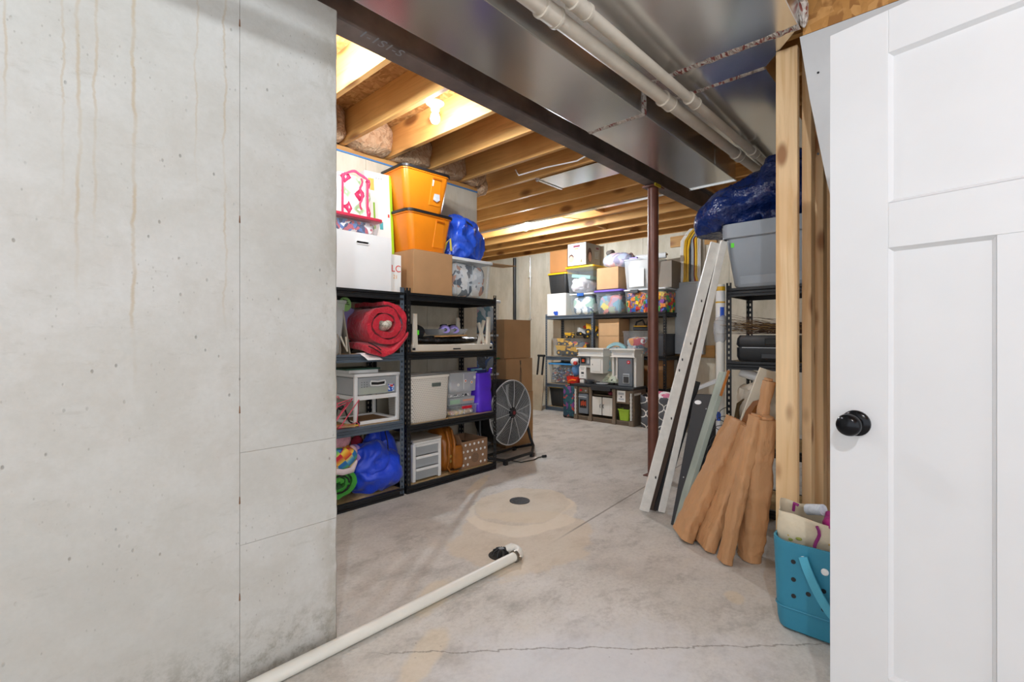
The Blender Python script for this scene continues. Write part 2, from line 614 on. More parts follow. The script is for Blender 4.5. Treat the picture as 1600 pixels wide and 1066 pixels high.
for z in (.30, .62, .92, 1.55, 2.2):
    MB().cyl((.564, 1.7415, z - .012), (.564, 1.7415, z + .012), .003, .002, 8).build('tie_stub', pm('rust', '#7a5233', .9, var=.4, vs_=60), wl)

# ------------------------------------------------------------------ rear walls of form panels
def panelled(name, axis, fixed, a0, a1, h, label, th=.2, pw=.61):
    o = bpy.data.objects.new(name, None); COL.objects.link(o)
    struct(o, label)
    a = a0
    while a < a1 - 1e-3:
        b = min(a + pw, a1)
        mb = MB()
        if axis == 'x': mb.box(a + .0015, fixed, 0, b - .0015, fixed + th, h)
        else: mb.box(fixed, a + .0015, 0, fixed + th, b - .0015, h)
        mb.build('panel', M_FAR, o)
        a = b
    mb = MB()
    if axis == 'x': mb.box(a0, fixed + .006, 0, a1, fixed + th - .01, h - .005)
    else: mb.box(fixed + .006, a0, 0, fixed + th - .01, a1, h - .005)
    mb.build('core', M_SEAM, o)
    return o
wr = panelled('wall_left_rear', 'x', 3.47, -.39, 3.27, 2.595, 'concrete foundation wall behind the long shelves')
MB().box(-.39, 3.47, 2.597, 3.27, 3.61, 2.635).build('sill_plate', M_PLATE, wr)
MB().box(-.39, 3.462, 2.585, 3.27, 3.47, 2.597).build('seal_strip', pm('blue_foam_seal', '#4a7fb8', .7), wr)
w2 = panelled('wall_return', 'y', 3.07, 3.68, 7.2, 2.595, 'concrete wall return running away behind the shelf wall')
w3 = panelled('wall_back', 'y', 6.52, -.9, 7.2, 2.62, 'board formed concrete wall at the far end')
MB().box(6.56, -.9, 2.62, 6.7, 7.2, 2.64).build('sill_plate', M_PLATE, w3)
w4 = struct(MB().box(3.27, 7.0, 0, 6.52, 7.2, 2.62).build('wall_far_left', M_FAR))
w5 = struct(MB().box(2.6, -1.1, 0, 6.72, -.9, 2.62).build('wall_far_right', M_FAR))

# ------------------------------------------------------------------ ceiling: subfloor and joists
ceil = MB().box(-3, -3, 2.877, 7, 7.4, 2.897).build('ceiling', M_OSB)
struct(ceil, 'strand board subfloor carried on open fir joists')
JX = [1.83 + .4 * k for k in range(-11, 12)]
far_short = MB().box(0, 1.86, 2.64, .038, 3.62, 2.8765).build('joist', M_JOIST, ceil, bevel=.002)
far_short.location = (JX[0], 0, 0)
far_long = MB().box(0, 1.86, 2.64, .038, 7.0, 2.8765).build('joist', M_JOIST, ceil, bevel=.002)
far_long.location = (JX[-1], 0, 0)
near = MB().box(0, -2.9, 2.64, .038, 1.84, 2.8765).build('joist', M_JOIST, ceil, bevel=.002)
near.location = (JX[0] + .042, 0, 0)
for i, x in enumerate(JX):
    if 0 < i and x < 3.27: share(far_short, 'joist', ceil, (x, 0, 0))
    elif x >= 3.27 and i < len(JX) - 1: share(far_long, 'joist', ceil, (x, 0, 0))
    if i > 0: share(near, 'joist', ceil, (x + .042, 0, 0))
# fibreglass in the joist ends, blocking and bridging
M_INS = cellmix('fibreglass_batt', ['#bd9a79', '#c8a888', '#b08c6b', '#c3a282'], 40, .95, 1.0)
for i, x in enumerate(JX):
    if .9 < x < 3.2:
        x1 = min(x + .4, 3.27)
        MB().blob(((x + x1 + .038) / 2, 3.47, 2.755), ((x1 - x - .036) / 2, .13, .118), 24, 14, 5, .03, 14, i, .03).build('insulation_batt', M_INS, ceil, True)
MB().blob((3.32, 3.5, 2.66), (.05, .1, .08), 18, 12, 3, .02, 18, 9, .02).build('insulation_batt', M_INS, ceil, True)
for x, y in ((3.876, 4.55), (4.676, 3.1), (5.476, 3.55), (5.876, 4.9)):
    mb = MB()
    mb.M = Matrix.Translation((x, y, 2.665))
    mb.box(.002, 0, 0, .356, .038, .14)
    mb.build('blocking', M_PLATE, ceil)
# printed grade stamps on the strand board
INK = pm('stamp_ink', '#2a2018', .8)
def stamp(x, y, w, d):
    s = MB()
    for r in range(4):
        xx = 0
        random.seed(r + int(x * 10))
        while xx < w:
            k = random.uniform(.012, .03)
            s.box(x + xx, y + r * d / 4, 2.8755, x + xx + k, y + r * d / 4 + d * .16, 2.8768)
            xx += k + .007
    s.build('grade_stamp', INK, ceil)
stamp(1.52, 2.25, .2, .16)
stamp(2.0, 2.28, .16, .12)

# ------------------------------------------------------------------ steel beam, post, ducts, pipes
M_BEAM = pm('mill_scale_steel', '#6f6663', .5, .15, var=.4, vs_=5, bump=.08, bs=50)
bm_ = thing('steel_beam', 'dark steel beam with rolled flanges running overhead from the concrete wall', 'beam', (.75, 1.85, 2.425))
MB().box(0, -.05, 0, 5.78, .05, .012).build('bottom_flange', M_BEAM, bm_)
MB().box(0, -.05, .188, 5.78, .05, .2).build('top_flange', M_BEAM, bm_)
MB().box(0, -.005, .012, 5.78, .005, .188).build('web', M_BEAM, bm_)
MB().box(0, -.07, .2, 5.78, .07, .214).build('top_plate', M_PLATE, bm_)
text(bm_, '1-1S1-S', .07, (.4, -.012, -.0006), pm('chalk', '#8b8f94', .9), (PI, 0, 0), 'chalk_mark')

po = thing('support_post', 'rust brown round steel post under the beam', 'post', (3.77, 1.855, 0))
M_POST = pm('red_oxide_paint', '#6b4033', .38, .1, var=.2, vs_=9, bump=.06, bs=40)
MB().cyl((0, 0, .008), (0, 0, 2.405), .044, n=32).build('shaft', M_POST, po, True)
MB().box(-.06, -.06, 0, .06, .06, .008).build('base_plate', M_POST, po)
MB().box(-.08, -.06, 2.405, .08, .06, 2.417).build('cap_plate', M_POST, po)
MB().box(-.081, -.062, 2.402, .02, -.05, 2.424).build('yellow_tape', pm('yellow_tape', '#c9b22a', .5), po)
mb = MB(); mb.grid(lambda u, v: (.0448 * math.cos(-1.5 + u * .5), .0448 * math.sin(-1.5 + u * .5), 2.1 + v * .17), 6, 1)
mb.build('paper_label', WHITE, po)

d1 = thing('air_duct', 'galvanised trunk duct hung tight beside the steel beam', 'duct', (-2.5, 0, 0), group='galvanised trunk ducts')
def ductrun(par, secs, name='duct_body'):
    """secs: (x, y0, y1, z0, z1)"""
    s = [[(x, y0, z0), (x, y1, z0), (x, y1, z1), (x, y0, z1)] for x, y0, y1, z0, z1 in secs]
    return MB().loft(s).build(name, M_GALV, par, bevel=.003)
def seal(par, x, y0, y1, z, w=.022):
    n = 26
    mb = MB()
    secs = []
    for i in range(n + 1):
        y = y0 + (y1 - y0) * i / n
        a = w * (1 + .5 * noise.noise(Vector((x, y * 25, 1))))
        secs.append([(x - a, y, z + .001), (x, y, z - .006 - .003 * noise.noise(Vector((x, y * 40, 5)))), (x + a, y, z + .001)])
    mb.loft(secs)
    mb.build('sealant_seam', M_SEAL, par, True)
ductrun(d1, [(0, 1.27, 1.63, 2.4, 2.635), (2.5 + 2.47, 1.27, 1.63, 2.4, 2.635)])
ductrun(d1, [(4.972, 1.27, 1.63, 2.4, 2.635), (6.5, 1.27, 1.63, 2.4, 2.635)])
seal(d1, 4.971, 1.27, 1.63, 2.4)
mb = MB(); mb.box(4.955, 1.262, 2.4, 4.985, 1.27, 2.6); mb.build('sealant_seam', M_SEAL, d1)
for x in (3.35, 6.05):
    MB().box(x, 1.2675, 2.4, x + .012, 1.27, 2.635).build('drive_cleat', M_GALV, d1)
MB().box(6.485, 1.262, 2.392, 6.5, 1.638, 2.4).build('end_cleat', M_GALV, d1)

d2 = thing('air_duct', 'wide galvanised duct over the doorway with red stained sealant seams', 'duct', (-2.5, 0, 0), group='galvanised trunk ducts')
ductrun(d2, [(0, .49, 1.19, 2.5, 2.638), (4.865, .49, 1.19, 2.5, 2.638)])
ductrun(d2, [(4.867, .49, 1.19, 2.5, 2.638), (5.115, .69, 1.19, 2.5, 2.638)])
ductrun(d2, [(5.117, .69, 1.19, 2.5, 2.638), (6.6, .69, 1.19, 2.5, 2.638)])
seal(d2, 4.866, .49, 1.19, 2.5, .026)
seal(d2, 5.116, .69, 1.19, 2.5, .02)
MB().blob((4.87, .475, 2.56), (.03, .02, .07), 12, 10, 2, .01, 30, 2).build('sealant_seam', M_SEAL, d2, True)

M_PVC = pm('aged_pvc', '#c8bdae', .42, var=.12, vs_=8)
def drain(par, p0, p1, r, cps):
    p0, p1 = Vector(p0), Vector(p1)
    MB().cyl(p0, p1, r, n=24).build('pipe', M_PVC, par, True)
    for k in cps:
        c = p0.lerp(p1, k); d = (p1 - p0).normalized()
        mb = MB(); mb.cyl(c - d * .045, c + d * .045, r + .006, n=24); mb.cyl(c - d * .05, c - d * .038, r + .009, n=24); mb.cyl(c + d * .038, c + d * .05, r + .009, n=24)
        mb.build('coupling', M_PVC, par, True)
def pk(x): return (x + 2.2) / 6.4
g = thing('drain_pipe', 'thicker aged white plastic drain pipe under the ceiling, beside the trunk duct', 'pipe', (0, 0, 0))
drain(g, (-2.2, 1.115, 2.27), (4.2, 1.115, 2.455), .031, (pk(1.42), pk(2.42), pk(3.55)))
g = thing('drain_pipe', 'thinner aged white plastic drain pipe under the ceiling, nearest the doorway', 'pipe', (0, 0, 0))
drain(g, (-2.2, 1.03, 2.305), (4.2, 1.03, 2.465), .024, (pk(1.5), pk(2.55), pk(3.62)))

# joist bay sheet metal, cable and metal strip beyond the beam
g = thing('joist_pan', 'sheet metal pan closing one joist bay beyond the beam', 'duct', (3.476, 2.0, 2.63))
MB().box(0, 0, 0, .36, .85, .004).build('pan_sheet', M_GALV, g)
MB().box(-.015, .85, -.006, .375, .875, .01).build('end_flange', M_GALV, g)
MB().blob((-.005, .86, .005), (.02, .02, .02), 10, 8, 2, .006, 40, 3).build('sealant_dab', M_SEAL, g, True)
o = MB().box(4.672, 1.95, 2.628, 4.74, 6.2, 2.652).build('metal_strip', M_GALV); tag(o, 'long galvanised strip running under a joist beside the far bulb', 'metal strip')
o = MB().tube([(3.28, 2.05, 2.66), (3.3, 2.3, 2.62), (3.27, 2.6, 2.63), (3.25, 2.9, 2.625), (3.24, 2.93, 2.68)], .006).build('electric_cable', WHITE, None, True)
tag(o, 'white cable stapled along a joist just past the beam', 'cable')
o = MB().tube([(5.06, 2.4, 2.66), (5.02, 2.9, 2.62), (4.98, 3.3, 2.62), (4.9, 3.35, 2.6), (4.86, 3.6, 2.66)], .006).build('electric_cable', pm('tan_cable', '#b98f63', .6), None, True)
tag(o, 'tan cable looping under the joists near the far bulb', 'cable')

# ------------------------------------------------------------------ bulbs
def emis(name, col, strength):
    t = NT(name)
    e = t.n('ShaderNodeEmission'); e.inputs[0].default_value = col; e.inputs[1].default_value = strength
    t.l(e.outputs[0], t.out.inputs[0])
    return t.mat
def bulb_mat(k): return emis('lit_bulb', (.89, .975, 1.06, 1), BULB_POWER * k)
CERAM = pm('porcelain', '#f0efec', .25, var=.02)
def fixture(loc, label, k=1.0):
    f = thing('ceiling_light', label, 'light', loc, group='bare bulb fixtures')
    MB().lathe([(.02, .2), (.05, .2), (.05, .085), (.02, .085)], 8).build('junction_box', M_GALV, f)
    MB().lathe([(.01, .085), (.058, .085), (.06, .075), (.04, .06), (.03, .045), (.028, .03), (.015, .03)], 28).build('socket', CERAM, f, True)
    MB().lathe([(.012, .032), (.014, .02), (.024, .002), (.031, -.02), (.03, -.036), (.022, -.052), (.008, -.06), (.001, -.061)], 24).build('bulb', bulb_mat(k), f, True)
    return f
# rim boards close the joist ends
MB().box(6.6, -.9, 2.6405, 6.64, 7.2, 2.876).build('rim_board', M_JOIST, ceil)
MB().box(3.1, 7.0, 2.6205, 6.6, 7.04, 2.876).build('rim_board', M_JOIST, ceil)
MB().box(-.4, 3.625, 2.6355, 3.2, 3.66, 2.876).build('rim_board', M_JOIST, ceil)
MB().box(2.6, -1.05, 2.6205, 6.6, -1.0, 2.876).build('rim_board', M_JOIST, ceil)
fixture((2.02, 2.55, 2.645), 'bare lit bulb in a porcelain socket above the long shelves', .25)
fixture((1.15, 2.42, 2.645), 'bare lit bulb behind the tall concrete wall, out of view', .45)
fixture((4.85, 4.2, 2.64), 'bare lit bulb hanging further back, before the far shelves', 1.6)
fixture((-.45, -.42, 2.66), 'bare lit bulb overhead near the open white door', 1.1)

# ------------------------------------------------------------------ floor pipe, drain
M_PVCW = pm('white_pvc', '#e3e0d6', .38, var=.06, vs_=5)
g = thing('floor_pipe', 'white plastic pipe lying along the floor and foot of the concrete wall', 'pipe', (0, 1.672, .026))
MB().cyl((-2.8, 0, 0), (1.86, 0, 0), .0235, n=24).build('pipe', M_PVCW, g, True)
el = [(1.85 + .05 * math.sin(a), .05 - .05 * math.cos(a), 0) for a in [PI / 2 * i / 8 for i in range(9)]]
MB().tube(el + [(1.9, .075, 0), (1.885, .09, -.01)], .028, 18).build('elbow', M_PVCW, g, True)
mb = MB(); mb.cyl((1.835, 0, 0), (1.85, 0, 0), .031, n=20); mb.box(1.84, -.045, -.005, 1.846, -.03, .012); mb.build('hose_clamp', pm('steel_clamp', '#8b8378', .35, .8), g, True)
g = thing('drain_strainer', 'black domed strainer in the rough hole beside the end of the floor pipe', 'drain', (1.85, 1.775, 0))
MB().lathe([(.001, .003), (.062, .003), (.068, .001), (.069, 0)], 24).build('rim', pm('dark_hole', '#2a2724', .9, var=.4, vs_=40), g, True)
mb = MB()
for k in range(9):
    a = 2 * PI * k / 9
    mb.tube([(.048 * math.cos(a), .048 * math.sin(a), .003), (.042 * math.cos(a), .042 * math.sin(a), .022), (.015 * math.cos(a), .015 * math.sin(a), .034)], .005, 6)
mb.lathe([(.001, .036), (.016, .036), (.018, .03), (.001, .03)], 12)
mb.build('basket', BLACK, g, True)
g = thing('floor_drain', 'round black floor drain cover set in the beige patch', 'drain', (2.548, 2.264, 0))
MB().lathe([(.001, 0), (.072, 0), (.072, .004), (.066, .006), (.001, .006)], 32).build('cover', pm('cast_iron', '#2b2b2d', .6, .3, var=.3, vs_=60), g, True)
mb = MB()
for k in range(-2, 3):
    h = math.sqrt(.055 ** 2 - (k * .02) ** 2)
    mb.box(-h, k * .02 - .004, .006, h, k * .02 + .004, .008)
mb.build('grating', pm('cast_iron', '#2b2b2d'), g)

# ------------------------------------------------------------------ stud wall by the doorway
wr_ = bpy.data.objects.new('wall_right', None); COL.objects.link(wr_)
struct(wr_, 'unfinished stud wall beside the doorway')
for x0, x1, y0, y1, h in ((2.5, 2.538, .525, .615, 2.498), (2.59, 2.678, .488, .526, 2.498), (2.70, 2.79, .498, .536, 2.498), (2.70, 2.79, .4585, .4965, 2.498),
                          (2.84, 2.93, .43, .468, 2.498), (2.6, 2.69, .02, .058, 2.6), (2.6, 2.69, -.38, -.342, 2.6)):
    MB().box(0, 0, 0, x1 - x0, y1 - y0, h).build('stud', M_STUD, wr_, bevel=.003).location = (x0, y0, 0)
mb = MB()
poly = [(.50, 2.483), (.462, 2.2), (.398, 1.82), (.2, .9), (-.8, .3), (-.8, 2.483)]
mb.loft([[(2.42, y, z) for y, z in poly], [(2.433, y, z) for y, z in poly]])
mb.build('drywall_sheet', pm('drywall_paper', '#c9cacb', .8, var=.05), wr_)
MB().box(2.42, -.9, 2.485, 2.45, .488, 2.876).build('header_board', osb('header_strand_board', ('#b98546', '#9c6a34', '#c99658', '#aa793f'), 15), wr_)
MB().box(2.46, -.9, 0, 2.59, .42, .038).build('bottom_plate', M_STUD, wr_)
for z in (2.3, 1.95):
    MB().cyl((2.4185, .43, z), (2.421, .43, z), .005, n=8).build('screw', BLACK, wr_)
o = MB().tube([(2.62, .56, 2.5), (2.66, .58, 2.35), (2.66, .6, 2.2), (2.7, .63, 2.45)], .01).build('electric_cable', pm('yellow_cable', '#d5ac1d', .45), None, True)
tag(o, 'yellow cable looping behind the top of the stud post', 'cable')

# ------------------------------------------------------------------ open door
ang = math.atan2(.980, .198)
DW = .81
dr = thing('door_1', 'open white three panel door with a black knob', 'door', (1.669 - .198 * DW, .267 - .980 * DW, 0), ang)
dr['kind'] = 'structure'
def slab(mb, x0, z0, x1, z1, t=.0175):
    mb.box(x0, -.035, z0, x1, 0, z1)
T = 2.043
ex = DW
st = [(0, .14), (DW - .14, DW)]
mid0, mid1 = DW - .46, DW - .348
mb = MB(); slab(mb, 0, .012, .14, T); mb.build('stile', WHITE_PAINT, dr, bevel=.0015)
mb = MB(); slab(mb, DW - .14, .012, DW, T); mb.build('stile', WHITE_PAINT, dr, bevel=.0015)
mb = MB(); slab(mb, mid0, .24, mid1, 1.4); mb.build('mullion', WHITE_PAINT, dr, bevel=.0015)
for z0, z1 in ((.012, .24), (1.4, 1.522), (1.926, T)):
    mb = MB(); slab(mb, .14, z0, DW - .14, z1); mb.build('rail', WHITE_PAINT, dr, bevel=.0015)
def recess(x0, z0, x1, z1):
    mb = MB(); w = .009; dpt = .011
    o_ = [(x0, 0, z0), (x1, 0, z0), (x1, 0, z1), (x0, 0, z1)]
    i_ = [(x0 + w, -dpt, z0 + w), (x1 - w, -dpt, z0 + w), (x1 - w, -dpt, z1 - w), (x0 + w, -dpt, z1 - w)]
    b_ = [(x0 + w, -.035 + dpt, z0 + w), (x1 - w, -.035 + dpt, z0 + w), (x1 - w, -.035 + dpt, z1 - w), (x0 + w, -.035 + dpt, z1 - w)]
    e_ = [(x0, -.035, z0), (x1, -.035, z0), (x1, -.035, z1), (x0, -.035, z1)]
    mb.loft([list(reversed(q)) for q in (o_, i_)], False, True); mb.loft([b_, e_], True, False)
    mb.build('panel', WHITE_PAINT, dr)
recess(.14, 1.522, DW - .14, 1.926)
recess(mid1, .24, DW - .14, 1.4)
recess(.14, .24, mid0, 1.4)
KN = pm('black_bronze', '#15161a', .22, .6, var=.1)
kx = DW - .066
kb = MB().lathe([(.001, 0), (.036, 0), (.036, .006), (.03, .012), (.014, .014), (.001, .014)], 28, (kx, 0, .918), 'y').build('rosette', KN, dr, True)
MB().lathe([(.001, .012), (.012, .014), (.012, .03), (.02, .034), (.029, .044), (.031, .054), (.028, .064), (.018, .071), (.001, .073)], 28, (kx, 0, .918), 'y').build('knob', KN, kb, True)
MB().box(DW - .0005, -.03, .89, DW + .001, -.005, .945).build('latch_plate', KN, dr)

# ------------------------------------------------------------------ storage helpers
RB = -PI / 2          # turn for things facing the camera from the far wall

_postcache = {}
def post_mesh(h, mat, sx, sy):
    key = (h, mat.name, sx, sy)
    if key in _postcache: return _postcache[key]
    mb = MB()
    W = .034; pitch = .0381; hw, hh = .0095, .018
    def flange(map_):
        z = 0.012
        a0, a1 = W * .5 - hw / 2, W * .5 + hw / 2
        def q(u0, u1, z0, z1):
            mb.add([map_(u0, z0), map_(u1, z0), map_(u1, z1), map_(u0, z1)], [(0, 1, 2, 3)])
        q(0, a0, 0, h); q(a1, W, 0, h)
        zc = .02; last = 0
        while zc + hh < h:
            q(a0, a1, last, zc); last = zc + hh; zc += pitch
        q(a0, a1, last, h)
    flange(lambda u, z: (sx * u, 0, z))
    flange(lambda u, z: (0, sy * u, z))
    o = mb.build('post', mat)
    sd = o.modifiers.new('thickness', 'SOLIDIFY'); sd.thickness = .0016; sd.offset = 0
    _postcache[key] = o
    COL.objects.unlink(o)
    return o

def rail_mesh(L, mat, axis):
    mb = MB()
    prof = [(0, 0), (.016, 0), (.016, .014), (.010, .019), (.010, .034), (.020, .04), (.020, .056), (0, .056)]
    # prof: (outward, z)
    if axis == 'x': mb.loft([[(x, -p[0] + .014, p[1]) for p in prof] for x in (0, L)])
    else: mb.loft([[(-p[0] + .014, y, p[1]) for p in prof] for y in (0, L)])
    return mb

def shelving(label, loc, rz, w, d, h, tops, mat, railmat, mats=None):
    t = thing('shelving_unit', label, 'shelf', loc, rz, 'boltless steel shelving units')
    for x, y, sx, sy in ((0, 0, 1, 1), (w, 0, -1, 1), (0, d, 1, -1), (w, d, -1, -1)):
        m = mat if mats is None else mats[(x > 0, y > 0)]
        share(post_mesh(h, m, sx, sy), 'post', t, (x, y, 0))
    for z in tops:
        a = rail_mesh(w - .012, railmat, 'x')
        f = a.build('front_rail', railmat, t); f.location = (.006, -.002, z - .056)
        b = share(f, 'back_rail', t, (w - .006, d + .002, z - .056), (0, 0, PI))
        c = rail_mesh(d - .03, railmat, 'y').build('side_rail', railmat, t); c.location = (.004, .015, z - .056)
        share(c, 'side_rail', t, (w - .004, d - .015, z - .056), (0, 0, PI))
        MB().box(.018, .016, z - .016, w - .018, d - .016, z - .002).build('shelf_board', PARTICLE, t)
    return t

def at_l(x0, x1, yf, d): return ((x0 + x1) / 2, yf + d / 2)
def at_b(y0, y1, xf, d): return (xf + d / 2, (y0 + y1) / 2)

def tote(label, loc, rz, w, d, h, body, lid=None, taper=.88, lidh=.03, over=.018, ribs=0, grips=None, latch=None, wall=True, name='storage_tote', cat='tote', group=None, rim=True, r=.03, rot=None):
    """tapered plastic bin; w, d at the rim"""
    t = thing(name, label, cat, loc, rz, group, rot)
    mb = MB()
    zt = h - (lidh * .6 if lid else 0)
    secs = []
    for k, z in ((taper - .03, 0.0), (taper, .012), (taper + (1 - taper) * .55, zt * .55), (.985, zt - .03)):
        secs.append(rr(w * k, d * (1 - (1 - k) * w / d * .8), r, z))
    if rim:
        secs += [rr(w * .985, d * .985, r, zt - .022), rr(w + .012, d + .012, r + .006, zt - .02), rr(w + .014, d + .014, r + .006, zt)]
    else:
        secs += [rr(w, d, r, zt)]
    if wall:
        e = .006
        secs += [rr(w - 2 * e, d - 2 * e, r, zt), rr(w * taper - 2 * e, d * taper - 2 * e, r, .02)]
        mb.loft(secs)
    else:
        mb.loft(secs, True, False)
    mb.build('body', body, t, True, angle=35)
    if ribs:
        for k in range(ribs):
            x = -w * .4 + w * .8 * k / max(1, ribs - 1)
            kk = (taper + 1) / 2
            p0 = (x * taper, -d / 2 * taper - .001, .02); p1 = (x, -d / 2 * .985 - .001, zt - .03)
            MB().tube([p0, p1], .006, 6).build('rib', body, t, True)
    if lid:
        m = MB()
        m.loft([rr(w + over, d + over, r + .01, zt - .012), rr(w + over * 1.4, d + over * 1.4, r + .01, zt - .01), rr(w + over * 1.4, d + over * 1.4, r + .01, zt + lidh * .3),
                rr(w + over * .3, d + over * .3, r, zt + lidh * .45), rr(w - .03, d - .03, r, zt + lidh * .45), rr(w - .05, d - .05, r, zt + lidh * .3)])
        m.build('lid', lid, t, True, angle=35)
    if grips:
        for s in (-1, 1):
            MB().box(-w * .14, s * (d / 2 + .012) - .012, zt - .035, w * .14, s * (d / 2 + .012) + .012, zt + .012).build('latch', grips, t, bevel=.004)
    return t

def stuffing(label, loc, rz, w, d, h, mat, seed=0, amp=.02, rot=None):
    o = MB().blob((0, 0, h / 2), (w / 2, d / 2, h / 2), 36, 22, 5, amp, 12, seed, amp).build('bin_contents', mat, None, True, angle=80)
    o.location = loc; o.rotation_euler = rot if rot else (0, 0, rz)
    return tag(o, label, 'contents', kind='stuff')

def bricks(label, loc, rz, w, d, h, cols, n=160, s=(.02, .05), seed=1):
    random.seed(seed)
    mb = MB()
    ms = [pm('toy_' + c.strip('#'), c, .35, var=.05) for c in cols]
    mb.box(-w / 2 + .04, -d / 2 + .04, 0, w / 2 - .04, d / 2 - .04, h * .8)
    for i in range(n):
        mb.mi = random.randrange(len(ms))
        side = random.random()
        x, y = random.uniform(-w / 2 + .02, w / 2 - .02), random.uniform(-d / 2 + .02, d / 2 - .02)
        if side < .5: y = -d / 2 + random.uniform(.015, .035)
        elif side < .75: x = w / 2 - random.uniform(.015, .035)
        z = random.uniform(.015, h) if side < .75 else h * random.uniform(.8, 1)
        k = random.uniform(*s)
        mb.M = Matrix.Translation((x, y, z)) @ Matrix.Rotation(random.uniform(0, PI), 4, 'Z') @ Matrix.Rotation(random.choice((0, .4, -.5, 1.57)), 4, 'X')
        mb.box(-k * .7, -k * .4, -k * .35, k * .7, k * .4, k * .35)
        mb.cyl((-k * .3, 0, k * .35), (-k * .3, 0, k * .5), k * .18, n=6); mb.cyl((k * .3, 0, k * .35), (k * .3, 0, k * .5), k * .18, n=6)
    o = mb.build('bin_contents', ms)
    o.location = loc; o.rotation_euler = (0, 0, rz)
    return tag(o, label, 'contents', kind='stuff')

def cbox(label, loc, rz, w, d, h, mat=None, tape=True, name='cardboard_box', cat='box', open_=False, flaps=(), group=None, rot=None):
    t = thing(name, label, cat, loc, rz, group, rot)
    m = mat or CARD
    e = .004
    if open_:
        for x0, y0, x1, y1 in ((-w / 2, -d / 2, w / 2, -d / 2 + e), (-w / 2, d / 2 - e, w / 2, d / 2), (-w / 2, -d / 2 + e, -w / 2 + e, d / 2 - e), (w / 2 - e, -d / 2 + e, w / 2, d / 2 - e)):
            MB().box(x0, y0, 0, x1, y1, h).build('side', m, t)
        MB().box(-w / 2 + e, -d / 2 + e, 0, w / 2 - e, d / 2 - e, e).build('base', m, t)
    else:
        MB().box(-w / 2, -d / 2, 0, w / 2, d / 2, h - e).build('carton', m, t, bevel=.004)
        for s in (-1, 1):
            MB().box(-w / 2 + .001, min(s * .0015, s * d / 2 - s * .001), h - e, w / 2 - .001, max(s * .0015, s * d / 2 - s * .001), h).build('flap', m, t)
        if tape:
            MB().box(-w / 2 - .0006, -.025, h, w / 2 + .0006, .025, h + .0006).build('tape', pm('packing_tape', '#c3a070', .25, var=.05), t)
    return t

# ------------------------------------------------------------------ two long shelves on the left
ZA = (.056, .552, 1.045, 1.487)
ZB = (.056, .506, 1.047, 1.49)
unitA = shelving('boltless shelf unit with a blue-grey corner post and blue-grey rails, nearest the concrete wall', (1.14, 2.97, 0), 0, .925, .46, 1.525, ZA[:2] + ZA[2:], BLACK_STEEL, BLACK_STEEL,
                 {(False, False): SLATE_STEEL, (True, False): SLATE_STEEL, (False, True): BLACK_STEEL, (True, True): BLACK_STEEL})
for o in unitA.children:
    if o.name.startswith('front_rail') and .4 < o.location.z < 1.1:
        o.data = o.data.copy(); o.data.materials[0] = SLATE_STEEL
unitB = shelving('all-black boltless shelf unit beside the drum fan, holding the purple bag', (2.09, 2.97, 0), 0, .94, .46, 1.525, ZB, BLACK_STEEL, BLACK_STEEL)
NEON = pm('neon_green_tag', '#5fe02c', .5)
MB().box(.893, -.0025, 1.30, .924, -.001, 1.325).build('price_tag', NEON, unitA)

YF = 3.0
# --- top of unit A
FELT = pm('white_fabric_board', '#e4e4e3', .7, var=.03, bump=.1, bs=300)
t = thing('fabric_bin', 'plain white cube bin with a slot handle on top of the near shelf unit', 'bin', (*at_l(1.52, 1.968, 2.985, .37), 1.488))
w, d, h = .445, .37, .385
mb = MB()
fx = [-w / 2, -.05, .04, w / 2]; fz = [0, h - .075, h - .055, h]
for i in range(3):
    for j in range(3):
        if i == 1 and j == 1: continue
        mb.box(fx[i], -d / 2, fz[j], fx[i + 1], -d / 2 + .008, fz[j + 1])
mb.build('front', FELT, t)
MB().box(-w / 2, d / 2 - .008, 0, w / 2, d / 2, h).build('back', FELT, t)
MB().box(-w / 2, -d / 2 + .008, 0, -w / 2 + .008, d / 2 - .008, h).build('side', FELT, t)
MB().box(w / 2 - .008, -d / 2 + .008, 0, w / 2, d / 2 - .008, h).build('side', FELT, t)
MB().box(-w / 2 + .008, -d / 2 + .008, 0, w / 2 - .008, d / 2 - .008, .008).build('base', FELT, t)
MB().box(-w / 2 + .01, -d / 2 + .01, h - .03, w / 2 - .01, d / 2 - .01, h - .022).build('inner_lid', FELT, t)
mb = MB(); mb.tube([(-.05, -d / 2 - .001, h - .075), (.04, -d / 2 - .001, h - .075), (.045, -d / 2 - .001, h - .065), (.04, -d / 2 - .001, h - .055), (-.05, -d / 2 - .001, h - .055), (-.055, -d / 2 - .001, h - .065)], .004, 6, closed=True)
mb.build('handle_rim', WHITE, t, True)

REDLID = pm('red_plastic', '#c8324d', .3, var=.06)
tote('low clear bin with a raspberry red lid under the patterned bag', (1.735, 3.19, 1.876), 0, .38, .3, .135, CLEAR, REDLID, .9, .022, wall=False)
stuffing('jumble of small toys inside the red-lidded bin', (1.735, 3.19, 1.884), 0, .325, .25, .095, cellmix('small_toys', ['#c85b6b', '#5b82c4', '#efe9e4', '#3e4a78', '#e1876f', '#ffffff'], 30), 3, .006)

